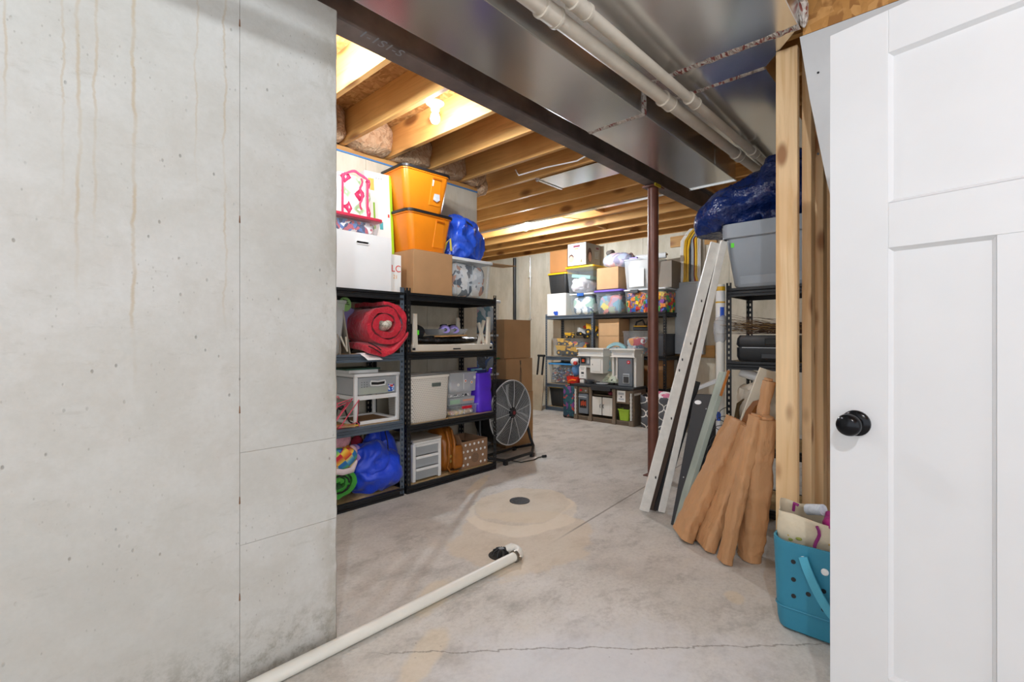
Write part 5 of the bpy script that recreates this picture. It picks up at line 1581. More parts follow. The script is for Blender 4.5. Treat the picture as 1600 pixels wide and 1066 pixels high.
# third tier and floor
tote('clear bin with a sky blue lid full of tiny bricks', B(4.27, 4.80, .426), RB, .52, .38, .33, CLEAR, pm('sky_blue_lid', '#3b8fd0', .4), .9, .03, wall=False)
bricks('tiny multicoloured bricks in the blue-lidded bin', B(4.27, 4.80, .435), RB, .45, .31, .24, ['#3a4d78', '#c9cdd2', '#23282f', '#b84a3c', '#6f8fb5', '#e6e2d6', '#8a6a4a', '#3a4d78'], 280, (.016, .032), 8)
tough('black tote with a yellow lid on the bottom tier of the far slate shelf', B(4.36, 4.80, .062), RB, .42, .38, .33)
cbox('low brown carton on the third tier behind the play kitchen', B(2.85, 3.25, .471), RB, .38, .34, .38, CARD_DK)

# ------------------------------------------------------------------ play kitchen
t = thing('play_kitchen', 'toy kitchen with white hutches, grey fridge and taupe base', 'play kitchen', (5.80, 3.495, 0), RB)
TAU = pm('taupe_plastic', '#7d6c5a', .5, var=.06); TAUD = pm('dark_taupe', '#5a4c40', .55); TWH = pm('toy_white_plastic', '#e0ddd6', .4, var=.03)
TGR = pm('toy_fridge_grey', '#70767e', .35); CTR = pm('toy_counter', '#2e3136', .4, var=.1); TEAL = pm('toy_pale_teal', '#8fb8c0', .45); PANEL = pm('toy_backsplash', '#c9c6ba', .5)
F = -.16   # front face
MB().box(-.45, F, 0, -.42 + .0, .16, .47).build('base_side', TAU, t)
MB().box(.43, F, 0, .46, .16, .47).build('base_side', TAU, t)
MB().box(-.42, .14, 0, .43, .16, .47).build('base_back', TAU, t)
MB().box(-.42, F + .01, .03, .43, .139, .06).build('base_floor', TAU, t)
for x in (-.445, -.205, .165, .425):
    mb = MB(); mb.box(x - .03, F - .02, 0, x + .03, F + .03, .07); mb.box(x - .022, F - .01, .07, x + .022, F + .02, .43); mb.box(x - .028, F - .016, .43, x + .028, F + .025, .47); mb.build('pilaster', TAU, t, bevel=.004)
for x in (-.445, .425):
    pr = [(.014, .08)] + [(.011 + .005 * (i % 2), .1 + i * .025) for i in range(13)] + [(.014, .43)]
    MB().lathe(pr, 12, (x, F - .018, 0)).build('turned_column', TWH, t, True)
for x0, x1 in ((-.41, -.24), (-.17, .13), (.2, .39)):
    MB().box(x0, F, .0, x1, F + .02, .06).build('plinth', TAU, t)
    for i in range(int((x1 - x0) / .02)): MB().box(x0 + .006 + i * .02, F - .004, .008, x0 + .014 + i * .02, F, .05).build('plinth_slat', TAUD, t)
ov = MB().box(-.405, F - .005, .09, -.245, F + .1, .37).build('oven_door', TGR, t, bevel=.01)
MB().box(-.38, F - .008, .17, -.27, F - .005, .29).build('oven_window', BLACK, ov, bevel=.006)
for i in range(5): MB().box(-.36 + i * .018, F - .0095, .2 + .01 * (i % 2), -.35 + i * .018, F - .008, .26 + .008 * (i % 3)).build('coal_print', pm('ember_print', '#d9502a', .5), ov)
MB().tube([(-.39, F - .02, .325), (-.325, F - .03, .33), (-.26, F - .02, .325)], .008, 8).build('oven_handle', LTGREY, ov, True)
MB().box(-.405, F - .003, .38, -.245, F + .05, .46).build('control_panel', TAU, t)
MB().lathe([(.001, -.014), (.017, -.012), (.018, 0), (.001, 0)], 16, (-.36, F - .003, .418), 'y').build('red_knob', pm('bright_red', '#cf1f34'), t, True)
MB().lathe([(.001, -.01), (.012, -.009), (.013, 0), (.001, 0)], 16, (-.28, F - .003, .415), 'y').build('grey_knob', LTGREY, t, True)
for x0, x1, hx in ((-.175, -.025, -.042), (-.012, .138, .005)):
    dd = MB().box(x0, F - .008, .1, x1, F + .012, .345).build('cabinet_door', TWH, t, bevel=.006)
    MB().box(x0 + .03, F - .011, .13, x1 - .03, F - .008, .315).build('door_panel', TWH, dd, bevel=.002)
    MB().tube([(hx, F - .01, .2), (hx, F - .022, .215), (hx, F - .022, .235), (hx, F - .01, .25)], .004, 6).build('door_handle', DARKGREY, dd, True)
MB().box(-.17, F + .02, .36, .14, F + .2, .37).build('niche_shelf', TAU, t)
MB().box(.19, F + .005, .285, .4, F + .139, .295).build('right_shelf', TAU, t)
MB().box(.19, F + .13, .06, .4, F + .135, .285).build('niche_back', TAUD, t)
MB().box(.2, F + .0, .295, .39, F + .02, .46).build('upper_panel', TAU, t)
MB().box(-.465, F - .045, .47, .475, .165, .51).build('counter', CTR, t, bevel=.014)
MB().loft([[(-.17 + .3 * u, F - .045 - .035 * math.sin(PI * u), z) for u in [i / 12 for i in range(13)]] + [(.13, F, z), (-.17, F, z)] for z in (.44, .505)]).build('sink_apron', CTR, t, True)
# left hutch
MB().box(-.43, .06, .51, .46, .1, .94).build('back_panel', PANEL, t)
def crown(x0, x1):
    c_ = MB().box(x0, F + .04, .9, x1, .1, .985).build('crown', TWH, t, bevel=.004)
    MB().box(x0 - .02, F + .02, .985, x1 + .02, .12, 1.005).build('crown_cap', TWH, c_, bevel=.004)
    MB().box(x0 - .012, F + .03, .89, x1 + .012, .11, .902).build('crown_base', TWH, c_, bevel=.003)
    n_ = int((x1 - x0 - .05) / .02)
    for i in range(n_): MB().box(x0 + .03 + i * .02, F + .037, .925, x0 + .04 + i * .02, F + .04, .955).build('crown_fret', LTGREY, c_)
crown(-.44, -.03); crown(.1, .44)
mw = MB().box(-.425, F + .06, .765, -.255, .06, .89).build('microwave', TGR, t, bevel=.005)
MB().box(-.405, F + .056, .79, -.325, F + .06, .87).build('microwave_window', BLACK, mw); MB().box(-.385, F + .054, .81, -.345, F + .056, .85).build('meal_print', pm('ember_print', '#d9502a'), mw)
MB().box(-.295, F + .056, .79, -.268, F + .06, .87).build('microwave_keypad', LTGREY, mw)
cb = MB().box(-.245, F + .05, .66, -.04, .06, .89).build('wall_cabinet', TWH, t, bevel=.005)
MB().box(-.215, F + .045, .69, -.07, F + .05, .86).build('cabinet_panel', TWH, cb, bevel=.002); MB().box(-.205, F + .04, .77, -.2, F + .046, .79).build('cabinet_pull', DARKGREY, cb)
MB().box(-.43, F + .07, .735, -.25, .06, .765).build('cabinet_shelf', TWH, t)
sg = MB().box(-.43, F + .05, .575, -.315, F + .058, .745).build('paper_sign', PRINT_W, t)
for i, (a, b, z) in enumerate(((-.415, -.33, .725), (-.40, -.345, .705), (-.39, -.355, .61))): MB().box(a, F + .049, z, b, F + .05, z + .006).build('sign_print', GREY, sg)
MB().box(-.395, F + .049, .64, -.35, F + .05, .668).build('sign_mark', DARKGREY, sg)
MB().lathe([(.001, -.02), (.022, -.02), (.024, 0), (.001, 0)], 14, (-.285, .05, .68), 'y').build('toy_phone', DARKGREY, t, True)
MB().box(-.42, F + .05, .51, -.35, F + .12, .56).build('canister', TWH, t, bevel=.006)
MB().lathe([(.04, 0), (.06, .004), (.065, .045), (.055, .05), (.001, .05)], 20, (-.27, F + .08, .51)).build('toy_pot', DARKGREY, t, True)
MB().tube([(-.21, F + .06, .545), (-.13, F + .04, .55), (-.08, F + .03, .545)], .008, 6).build('pot_handle', DARKGREY, t, True)
MB().lathe([(.001, 0), (.07, 0), (.085, .016), (.08, .018), (.001, .005)], 22, (-.05, F + .05, .512)).build('toy_pan', LTGREY, t, True)
# window
mb = MB()
arch = [(-.09, .98), (-.075, 1.02)] + [(-.07 + .28 * i / 10, 1.03 + .06 * math.sin(PI * i / 10)) for i in range(11)] + [(.215, 1.02), (.23, .98), (.205, 1.0)] + [(.195 - .25 * i / 10, 1.0 + .045 * math.sin(PI * i / 10)) for i in range(11)]
mb.prism(arch, .045, .1); mb.build('window_arch', TEAL, t)
wn = MB().box(-.05, .085, .7, .19, .1, 1.02).build('window_panel', pm('sky_print', '#dfe8f5', .3), t)
for x in (-.055, .067, .19): MB().box(x - .006, .07, .7, x + .006, .086, 1.03).build('window_bar', TEAL, wn)
for z in (.86, .94): MB().box(-.05, .075, z, .19, .0845, z + .006).build('window_bar', TEAL, wn)
MB().box(-.075, .02, .69, .215, .1, .71).build('window_sill', TEAL, wn, bevel=.004)
for x in (-.02, .03, .08, .13): MB().lathe([(.004, .71), (.009, .73), (.004, .75), (.011, .79), (.004, .83), (.006, .84)], 10, (x, .04, 0)).build('plate_peg', TEAL, wn, True)
MB().loft([[(-.02, .0, .66), (.16, .0, .66), (.16, .058, .66), (-.02, .058, .66)], [(-.09, -.05, .56), (.21, -.05, .56), (.21, .058, .56), (-.09, .058, .56)], [(-.09, -.05, .54), (.21, -.05, .54), (.21, .058, .54), (-.09, .058, .54)]]).build('tiled_hood', cellmix('scallop_tiles', ['#b5bca6', '#c6cbb8', '#a3ab95', '#bcc2b0'], 34), t)
mb = MB(); mb.tube([(.06, .02, .51), (.06, .02, .57), (.06, -.02, .585), (.06, -.05, .57)], .01, 8); mb.build('tap', BLACK, t, True)
# fridge column
MB().box(.1, F + .06, .64, .125, .06, .89).build('open_cabinet_side', TWH, t); MB().box(.165, F + .05, .6, .185, .06, .89).build('open_cabinet_side', TWH, t)
MB().box(.1, F + .07, .63, .185, .06, .645).build('open_cabinet_floor', TWH, t)
fr = MB().box(.2, F + .04, .51, .41, .06, .885).build('fridge_door', TGR, t, bevel=.01)
MB().box(.275, F + .035, .55, .37, F + .04, .68).build('dispenser', LTGREY, fr, bevel=.004); MB().box(.285, F + .032, .56, .36, F + .036, .64).build('dispenser_niche', DARKGREY, fr)
for i in range(4): MB().box(.284 + i * .02, F + .032, .652, .296 + i * .02, F + .0355, .664).build('dispenser_key', DARKGREY, fr)
MB().lathe([(.001, -.003), (.024, -.003), (.024, 0), (.001, 0)], 24, (.355, F + .04, .83), 'y').build('red_badge', pm('bright_red', '#cf1f34'), fr); MB().prism([(.348, .818), (.366, .83), (.348, .842)], F + .0358, F + .0368).build('badge_print', WHITE, fr)
MB().box(.415, F + .06, .41, .455, .1, .9).build('fridge_column', TWH, t, bevel=.006)
MB().box(.40, F + .0, .40, .465, .02, .43).build('column_foot', TWH, t, bevel=.006)
sg = MB().box(.215, F - .008, .31, .335, F - .002, .455).build('paper_sign', PRINT_W, t)
MB().box(.235, F - .009, .4, .315, F - .008, .43).build('sign_print', LTGREY, sg); MB().box(.265, F - .009, .365, .285, F - .008, .385).build('sign_mark', DARKGREY, sg); MB().box(.235, F - .009, .335, .315, F - .008, .355).build('sign_print', LTGREY, sg)
t = thing('lime_tub', 'lime green toy tub in the niche of the play kitchen', 'tub', (5.715, 3.20, .061), RB)
mb = MB(); mb.loft([rr(.13, .1, .015, 0), rr(.155, .12, .015, .13), rr(.175, .14, .02, .135), rr(.175, .14, .02, .15), rr(.15, .115, .015, .15), rr(.12, .09, .015, .01)]); mb.build('tub_body', pm('lime_plastic', '#a2c53a', .4), t, True)
o = MB().blob((5.74, 3.42, .40), (.06, .045, .03), 16, 10, 2.5, .01, 20, 2).build('folded_cloth', pm('burgundy_cloth', '#7d2f45', .85), None, True); tag(o, 'burgundy cloth tucked in the play kitchen sink niche', 'cloth')

# things left of the kitchen
t = thing('kids_suitcase', 'dark teal floral child suitcase standing left of the play kitchen', 'suitcase', (5.75, 4.07, 0), RB)
mb = MB(); mb.loft([rr(.19, .24, .03, .03), rr(.2, .25, .03, .05), rr(.2, .25, .03, .44), rr(.18, .23, .03, .46)]); mb.build('shell', cellmix('floral_teal', ['#1f5560', '#1c3f55', '#26696b', '#b5473f', '#1c3f55', '#1f5560', '#7a3f86', '#1b4a55'], 24, .6, .1), t, True)
for x in (-.07, .07): MB().lathe([(.001, -.012), (.028, -.012), (.03, 0), (.028, .012), (.001, .012)], 16, (x, -.1, .03), 'y').build('wheel', BLACK, t, True)
mb = MB(); mb.tube([(-.05, 0, .455), (-.05, 0, .49), (.05, 0, .49), (.05, 0, .455)], .008, 8); mb.build('handle', BLACK, t, True)
t = thing('plush_toy', 'white and red dog plush sitting on toys left of the play kitchen', 'plush toy', (5.82, 4.06, .60), RB)
MB().blob((0, 0, .08), (.065, .06, .09), 24, 16, 2.2, .01, 14, 3).build('body', pm('blue_plush', '#5d8fc4', .9, var=.2), t, True)
MB().blob((-.01, -.02, .2), (.065, .065, .055), 24, 16).build('head', pm('white_plush', '#ecebe8', .95), t, True)
MB().blob((.03, -.075, .185), (.032, .025, .028), 16, 10).build('red_muzzle', pm('toy_red', '#c83a32'), t, True)
MB().blob((.06, -.01, .22), (.02, .02, .035), 12, 8).build('ear', BLACK, t, True)
t = thing('toy_crate', 'bright red toy crate with an orange track piece on top of the suitcase', 'crate', (5.78, 4.05, .492), RB)
mb = MB(); mb.loft([rr(.18, .16, .02, 0), rr(.21, .19, .02, .1), rr(.195, .175, .02, .1), rr(.17, .15, .02, .01)]); mb.build('crate_body', pm('red_crate', '#dc2a1c', .4), t, True)
mb = MB(); mb.tube([(-.06, -.1, .01), (-.03, -.11, .04), (.02, -.11, .055), (.08, -.1, .05)], .012, 8); mb.build('orange_track', pm('toy_orange', '#ef7a1c', .4), t, True)
o = MB().blob((5.85, 4.06, .56), (.07, .06, .05), 20, 12, 2.5, .01, 20, 4).build('toy_piece', cellmix('dark_toy', ['#2b2d31', '#4b3a30', '#7b6a4a'], 20), None, True); tag(o, 'dark toy heap under the dog plush', 'toy')

# patterned laundry bin
def trellis():
    m = NT('trellis_fabric'); v = m.co((1, 1, 1)); s = m.sep(v)
    u = m.math('MULTIPLY', m.math('ADD', s[0], s[1]), 6.4); w_ = m.math('MULTIPLY', s[2], 5.4)
    a = m.math('ADD', u, w_); b = m.math('SUBTRACT', u, w_)
    wob = m.math('MULTIPLY', m.math('SINE', m.math('MULTIPLY', b, 2 * PI)), .08)
    wob2 = m.math('MULTIPLY', m.math('SINE', m.math('MULTIPLY', a, 2 * PI)), .08)
    la = m.math('ABSOLUTE', m.math('SUBTRACT', m.math('FRACT', m.math('ADD', a, wob)), .5))
    lb = m.math('ABSOLUTE', m.math('SUBTRACT', m.math('FRACT', m.math('ADD', b, wob2)), .5))
    k = m.math('MAXIMUM', m.step(la, .44, .46), m.step(lb, .44, .46))
    m.set(m.mix(k, lin('#5a5b60'), lin('#e6e3dd')), .85); m.bump(m.noise(m.co(), 200, 2), .15, .002)
    return m.mat
t = thing('laundry_bin', 'soft grey fabric bin with a white trellis pattern beside the play kitchen', 'bin', (5.84, 2.74, 0), RB)
mb = MB()
def lb_(u, v):
    a = 2 * PI * u
    x = .27 * math.copysign(abs(math.cos(a)) ** .55, math.cos(a)); y = .18 * math.copysign(abs(math.sin(a)) ** .55, math.sin(a))
    q = noise.noise(Vector((x * 6, y * 6, v * 3))) * .02
    return (x * (.95 + .06 * v) + q * math.cos(a), y * (.95 + .06 * v) + q * math.sin(a), .002 + .41 * v + (.02 * noise.noise(Vector((a, 3, 1))) if v > .9 else 0))
mb.grid(lb_, 56, 16, True); mb.add([lb_(i / 56, 0) for i in range(56)], [tuple(range(56))])
o = mb.build('bin_body', trellis(), t, True, angle=80); o.modifiers.new('t', 'SOLIDIFY').thickness = .004
o = MB().blob((5.86, 2.72, .36), (.15, .22, .09), 32, 18, 2.3, .03, 9, 4, .03).build('bin_contents', cellmix('pink_clothes', ['#d77f9c', '#ece6e6', '#e5a3b4', '#f3efee', '#c9627f'], 9), None, True); tag(o, 'pink and white clothes heaped in the trellis bin', 'contents', kind='stuff')

# ------------------------------------------------------------------ electrical panel
t = thing('breaker_panel', 'grey breaker panel mounted on wood blocks on the far wall', 'electrical panel', (6.50, 2.64, 0), RB)
PG = pm('panel_grey', '#a3a9ae', .45, .1, var=.05)
MB().box(-.195, -.09, .93, .195, -.005, 1.91).build('enclosure', PG, t, bevel=.004)
dd = MB().box(-.17, -.096, .96, .17, -.09, 1.88).build('cover_door', PG, t, bevel=.003)
MB().box(-.13, -.0975, 1.35, .13, -.096, 1.85).build('door_emboss', PG, dd, bevel=.002); MB().box(.13, -.102, 1.38, .155, -.096, 1.44).build('latch', DARKGREY, dd, bevel=.002)
for k in ((-.18, 1.86), (.18, 1.86), (-.18, .98), (.18, .98)): MB().lathe([(.001, -.003), (.006, -.002), (.006, 0), (.001, 0)], 10, (k[0], -.09, k[1]), 'y').build('screw', LTGREY, t)
BLK = wood('backer_wood', '#b98a4c', '#9a6c36', axis=1, knots=True)
for i, (y0, y1, z0, z1) in enumerate(((2.70, 2.94, 2.42, 2.57), (2.30, 2.46, 2.40, 2.54), (2.75, 2.93, 1.96, 2.11), (2.36, 2.47, 1.95, 2.09), (2.82, 2.93, 1.70, 1.86), (2.33, 2.95, .885, 1.05))):
    o = MB().box(6.498, y0, z0, 6.519, y1, z1).build('backer_block', BLK, None, bevel=.002)
    tag(o, ('wood block above the panel, left of the cables', 'wood block above the panel, right of the cables', 'wood block lower left of the cable bundle', 'wood block lower right of the cable bundle, by the leaning boards',
            'small wood block at the upper left edge of the breaker panel', 'long wood board under the foot of the breaker panel')[i], 'wood block', 'backer blocks round the breaker panel')
CAB = [('#e3dfd8', 5), ('#e2b21c', 7), ('#2c2c2e', 3), ('#9a9c9f', 3), ('#b3402c', 2), ('#e2b21c', 3), ('#e3dfd8', 4)]
tb = thing('cable_bundle', 'fan of white, yellow, grey and red cables entering the breaker panel', 'cables', (6.46, 2.64, 1.905))
n_ = sum(c[1] for c in CAB); i = 0
random.seed(11)
for col, cnt in CAB:
    for k in range(cnt):
        y = .165 - .33 * i / (n_ - 1)
        yb = y * 1.0 + random.uniform(-.006, .006); ym = y * .82; yt = y * .9 - .02 * (1 if y > 0 else -1)
        dx = random.uniform(-.012, .012)
        MB().tube([(0, yb, 0), (dx, ym, .09), (dx + .01, ym, .25), (dx + .012, ym, .45), (dx + .02, yt * 1.05, .58), (dx + .05, yt - .05, .68), (dx + .03, yt - .12, .735)], .0075 if col != '#9a9c9f' else .012, 6).build('cable', pm('cable' + col[1:], col, .45), tb, True)
        i += 1

# ------------------------------------------------------------------ right hand shelf and what stands on it
shelving('black boltless shelf unit half hidden behind the stud post, under the grey tote', (3.37, 1.13, 0), RB, .92, .46, 1.525, (.06, .45, 1.0, 1.487), BLACK_STEEL, BLACK_STEEL)
t = tote('big slate grey tote with rolled rim and green sticker on the right shelf', (3.54, .79, 1.489), RB, .70, .46, .415, pm('slate_tote', '#8d939a', .38, var=.06), None, .84, r=.05)
MB().box(-.295, -.2165, .262, -.275, -.2145, .292).build('green_sticker', NEON, t)
MB().loft([rr(.70, .46, .05, .32), rr(.712, .472, .055, .325), rr(.718, .478, .055, .40), rr(.70, .46, .05, .402)], False, False).build('rim_band', pm('slate_tote', '#70757c'), t, True)
for s in (-1, 1): MB().box(s * .36 - .03, -.06, .335, s * .36 + .03, .06, .365).build('handle', pm('slate_tote', '#70757c'), t, bevel=.01)
NAVY = pm('navy_poly_film', '#13285f', .2, var=.3, vs_=9, bump=.9, bs=13, bd=.03)
t = thing('tarp', 'shiny dark navy tarp crumpled over the big grey tote', 'tarp', (3.50, .92, 1.906))
def tarp(u, v):
    a = 2 * PI * u; th = PI * v
    y = .46 * math.cos(th)
    k = math.sin(th) ** .7
    zc = .15 - .22 * y
    p = Vector((.19 * k * math.cos(a), y, zc + (.155 + (.06 if y < 0 else 0)) * k * math.sin(a)))
    n1 = (.5 - abs(noise.noise(p * 7 + Vector((3, 1, 2))))) * .09 + noise.noise(p * 4) * .05 + (.5 - abs(noise.noise(p * 15))) * .025
    p = p + Vector((math.cos(a), 0, math.sin(a))) * n1 * k
    lim = -.03 if p.y > .24 else .004
    p.z = max(p.z, lim)
    return p
mb = MB(); mb.grid(tarp, 90, 64, True); mb.build('tarp_sheet', NAVY, t, True, angle=45)
t = thing('printer', 'boxy black printer on the right shelf under the dry branches', 'printer', (3.57, .90, 1.001), RB)
mb = MB(); mb.loft([rr(.34, .32, .03, 0), rr(.36, .34, .03, .03), rr(.36, .34, .03, .09)]); mb.build('lower_case', BLACK, t, True)
mb = MB(); mb.loft([rr(.34, .33, .03, .092), rr(.365, .345, .03, .11), rr(.355, .34, .03, .15), rr(.33, .32, .03, .172)]); mb.build('upper_case', BLACK, t, True)
MB().box(.0, -.176, .11, .15, -.168, .15).build('screen', pm('screen_glass', '#0c0d10', .1), t, bevel=.003); MB().box(-.14, -.172, .088, .17, -.165, .0925).build('tray_line', LTGREY, t)
MB().box(-.02, -.174, .02, .16, -.168, .05).build('paper_tray', DARKGREY, t, bevel=.003)
t = thing('branch_bundle', 'bundle of dry brown twigs lying on the printer', 'branches', (3.5, .95, 1.178))
random.seed(21); mb = MB(); mb2 = MB()
for i in range(95):
    x0, z0 = random.uniform(-.06, .1), random.uniform(.008, .07)
    L0, L1 = random.uniform(.05, .3), random.uniform(-.5, -.2)
    pts = []
    sx, sz = random.uniform(-.1, .1), random.uniform(-.12, .16)
    for k in range(6):
        u = k / 5; y = L1 + (L0 - L1) * u
        pts.append((x0 + sx * u * .6 + random.uniform(-.008, .008), y, max(.005, z0 + max(0, u - .3) * sz * .8 + random.uniform(-.008, .008))))
    (mb if i % 5 else mb2).tube(pts, [.0032 - .0022 * k / 5 for k in range(6)], 4)
mb.build('twigs', pm('twig_brown', '#4a3325', .85), t); mb2.build('pale_twigs', pm('twig_ochre', '#8a6a3a', .85), t)
t = thing('roller_tube', 'white tube with a printed sleeve and plastic wrap standing left of the right shelf', 'tube', (3.49, 1.21, 0))
MB().cyl((0, 0, 0), (0, 0, 1.53), .03, n=20).build('tube', M_PVCW, t, True)
MB().cyl((0, 0, 1.3), (0, 0, 1.5), .0315, n=20).build('paper_sleeve', PRINT_W, t, True)
MB().cyl((0, 0, 1.485), (0, 0, 1.515), .0322, n=20).build('yellow_band', TY, t, True); MB().cyl((0, 0, 1.4), (0, 0, 1.41), .0322, n=20).build('yellow_line', TY, t, True)
mb = MB(); mb.grid(lambda u, v: (.0325 * math.cos(3.4 + u * .9), .0325 * math.sin(3.4 + u * .9), 1.3 + .07 * v), 5, 1); mb.build('blue_print', pm('cobalt_paint', '#2456c4'), t)
MB().blob((0, 0, 1.22), (.042, .042, .095), 22, 16, 3, .015, 30, 3, .01).build('plastic_wrap', clear('cling_film', '#cfd0d6', .4, .1), t, True)

# ------------------------------------------------------------------ boards leaning in front of it
RIGHT = Vector((.6761, -.7368, 0)); FWD = Vector((.7368, .6761, 0))
def obox(p0, p1, w, th, off=0.0, taper=1.0, side=None):
    """board from p0 to p1, w across, th deep"""
    p0, p1 = Vector(p0), Vector(p1)
    ax = (p1 - p0).normalized()
    r_ = (side or RIGHT); r_ = (r_ - ax * r_.dot(ax)).normalized(); n_ = ax.cross(r_).normalized()
    if n_.dot(FWD) < 0: n_ = -n_
    secs = []
    for p, k in ((p0, 1.0), (p1, taper)):
        secs.append([p + r_ * (sx * w / 2 * k + off) + n_ * (th if sy else 0) for sx, sy in ((-1, 0), (1, 0), (1, 1), (-1, 1))])
    mb_ = MB(); mb_.loft(secs)
    return mb_
def lift(mb_):
    m_ = min(v[2] for v in mb_.v)
    mb_.v = [(v[0], v[1], v[2] - m_ + .001) for v in mb_.v]
    return mb_
SCUFF = pm('scuffed_white_paint', '#e2dfd8', .5, var=.1, vs_=20)
t = thing('trim_board', 'longest white trim board leaning on the grey tote, left of the pair', 'board', (0, 0, 0), group='white trim boards')
lift(obox((2.935, 1.505, 0), (3.275, 1.165, 1.78), .062, .02)).build('board', SCUFF, t, bevel=.002)
random.seed(2)
b0, b1 = Vector((2.935, 1.505, .02)), Vector((3.275, 1.165, 1.79))
for k in (.12, .34, .52, .56, .62, .78):
    c_ = b0.lerp(b1, k) + RIGHT * random.uniform(-.018, .018) - FWD * .0015
    MB().blob(c_, (.006, .004, .009), 8, 6).build('nail_hole', BLACK, t)
t = thing('trim_board', 'white trim board leaning on the grey tote, right of the pair', 'board', (0, 0, 0), group='white trim boards')
lift(obox((3.0, 1.415, 0), (3.295, 1.115, 1.79), .042, .02)).build('board', SCUFF, t, bevel=.002)
t = thing('trim_board', 'dark brown board showing in the gap between two white boards', 'board', (0, 0, 0))
lift(obox((2.99, 1.475, 0), (3.32, 1.165, 1.74), .05, .012)).build('board', pm('dark_stained', '#4a3a30', .6, var=.2), t)
t = thing('trim_board', 'short black board leaning behind the white trim boards', 'board', (0, 0, 0))
lift(obox((3.0, 1.44, 0), (3.17, 1.255, .86), .06, .012)).build('board', BLACK, t)

t = thing('black_panel', 'black panel with a white oval hand hole leaning beside the white boards', 'panel', (0, 0, 0))
lean = .385
pol = [(1.288, .003), (1.285, .06), (1.262, .74), (1.245, .785), (1.15, .79), (1.125, .765), (1.06, .3), (1.05, .003)]
mb = MB(); mb.loft([[(2.85 + lean * z + dx, y, z) for y, z in pol] for dx in (0, .02)]); mb.build('panel', pm('matte_black_board', '#212226', .55, var=.1), t, bevel=.003)
ov = [(1.228 + .022 * math.cos(a), .735 + .013 * math.sin(a)) for a in [2 * PI * k / 20 for k in range(20)]]
mb = MB(); mb.loft([[(2.848 + lean * z + dx, y, z) for y, z in ov] for dx in (-.001, .003)]); mb.build('hand_hole', WHITE, t)
for y, z in ((1.17, .70), (1.25, .28)): MB().blob((2.848 + lean * z, y, z), (.004, .004, .004), 8, 6).build('screw', LTGREY, t)
t = thing('framed_glass', 'pale green glass sheet seen edge-on with a wood strip, leaning by the black panel', 'glass sheet', (0, 0, 0))
lift(obox((2.815, 1.215, 0), (3.09, 1.03, .93), .028, .09)).build('glass_edge', pm('pale_green_glass', '#a9b3a8', .25, var=.15), t, bevel=.002)
obox((3.045, 1.058, .80), (3.094, 1.025, .955), .016, .008, .004).build('wood_strip', pm('orange_wood', '#b8702f', .5), t)
t = thing('wire_coil', 'tangle of thin black garden wire between the panels', 'wire', (0, 0, 0))
mb = MB(); pts = []
a0, a1 = Vector((2.80, 1.135, .035)), Vector((2.93, .985, .72))
for k in range(150):
    u = k / 149; c_ = a0.lerp(a1, u)
    pts.append(c_ + RIGHT * (.045 * math.sin(k * .55) + .02 * noise.noise(Vector((k * .1, 0, 0)))) + Vector((0, 0, .03 * math.cos(k * .55))))
mb.tube(pts, .0022, 5); mb.build('wire', BLACK, t, True)
t = thing('cream_panel', 'cream board leaning behind the paper-wrapped panels', 'panel', (0, 0, 0))
lift(obox((2.80, 1.07, 0), (2.95, .785, .955), .11, .012, .035)).build('panel', pm('cream_board', '#d8d1bf', .6, var=.04), t)
BENT = pm('bent_brown_wood', '#7c4a1f', .35, var=.2, vs_=14, stretch=(1, 1, .3))
t = thing('bent_wood_frame', 'varnished brown bent wood chair frame leaning behind the wrapped panels', 'frame', (0, 0, 0))
def ribbon(pts, w, th, name):
    s_ = []
    P = [Vector(p) for p in pts]
    for i, p in enumerate(P):
        d_ = (P[min(i + 1, len(P) - 1)] - P[max(i - 1, 0)]).normalized()
        r_ = (FWD - d_ * FWD.dot(d_)).normalized(); n_ = d_.cross(r_)
        s_.append([p + r_ * (sx * w / 2) + n_ * (sy * th / 2) for sx, sy in ((-1, -1), (1, -1), (1, 1), (-1, 1))])
    MB().loft(s_).build(name, BENT, t, True)
ribbon([(2.72, 1.10, .012), (2.78, .96, .35), (2.83, .87, .62), (2.845, .83, .74), (2.85, .80, .79), (2.86, .765, .81), (2.87, .735, .80)], .06, .02, 'armrest')
ribbon([(2.76, 1.05, .012), (2.82, .9, .45), (2.85, .82, .68), (2.86, .785, .74), (2.87, .75, .755)], .05, .018, 'bent_leg')

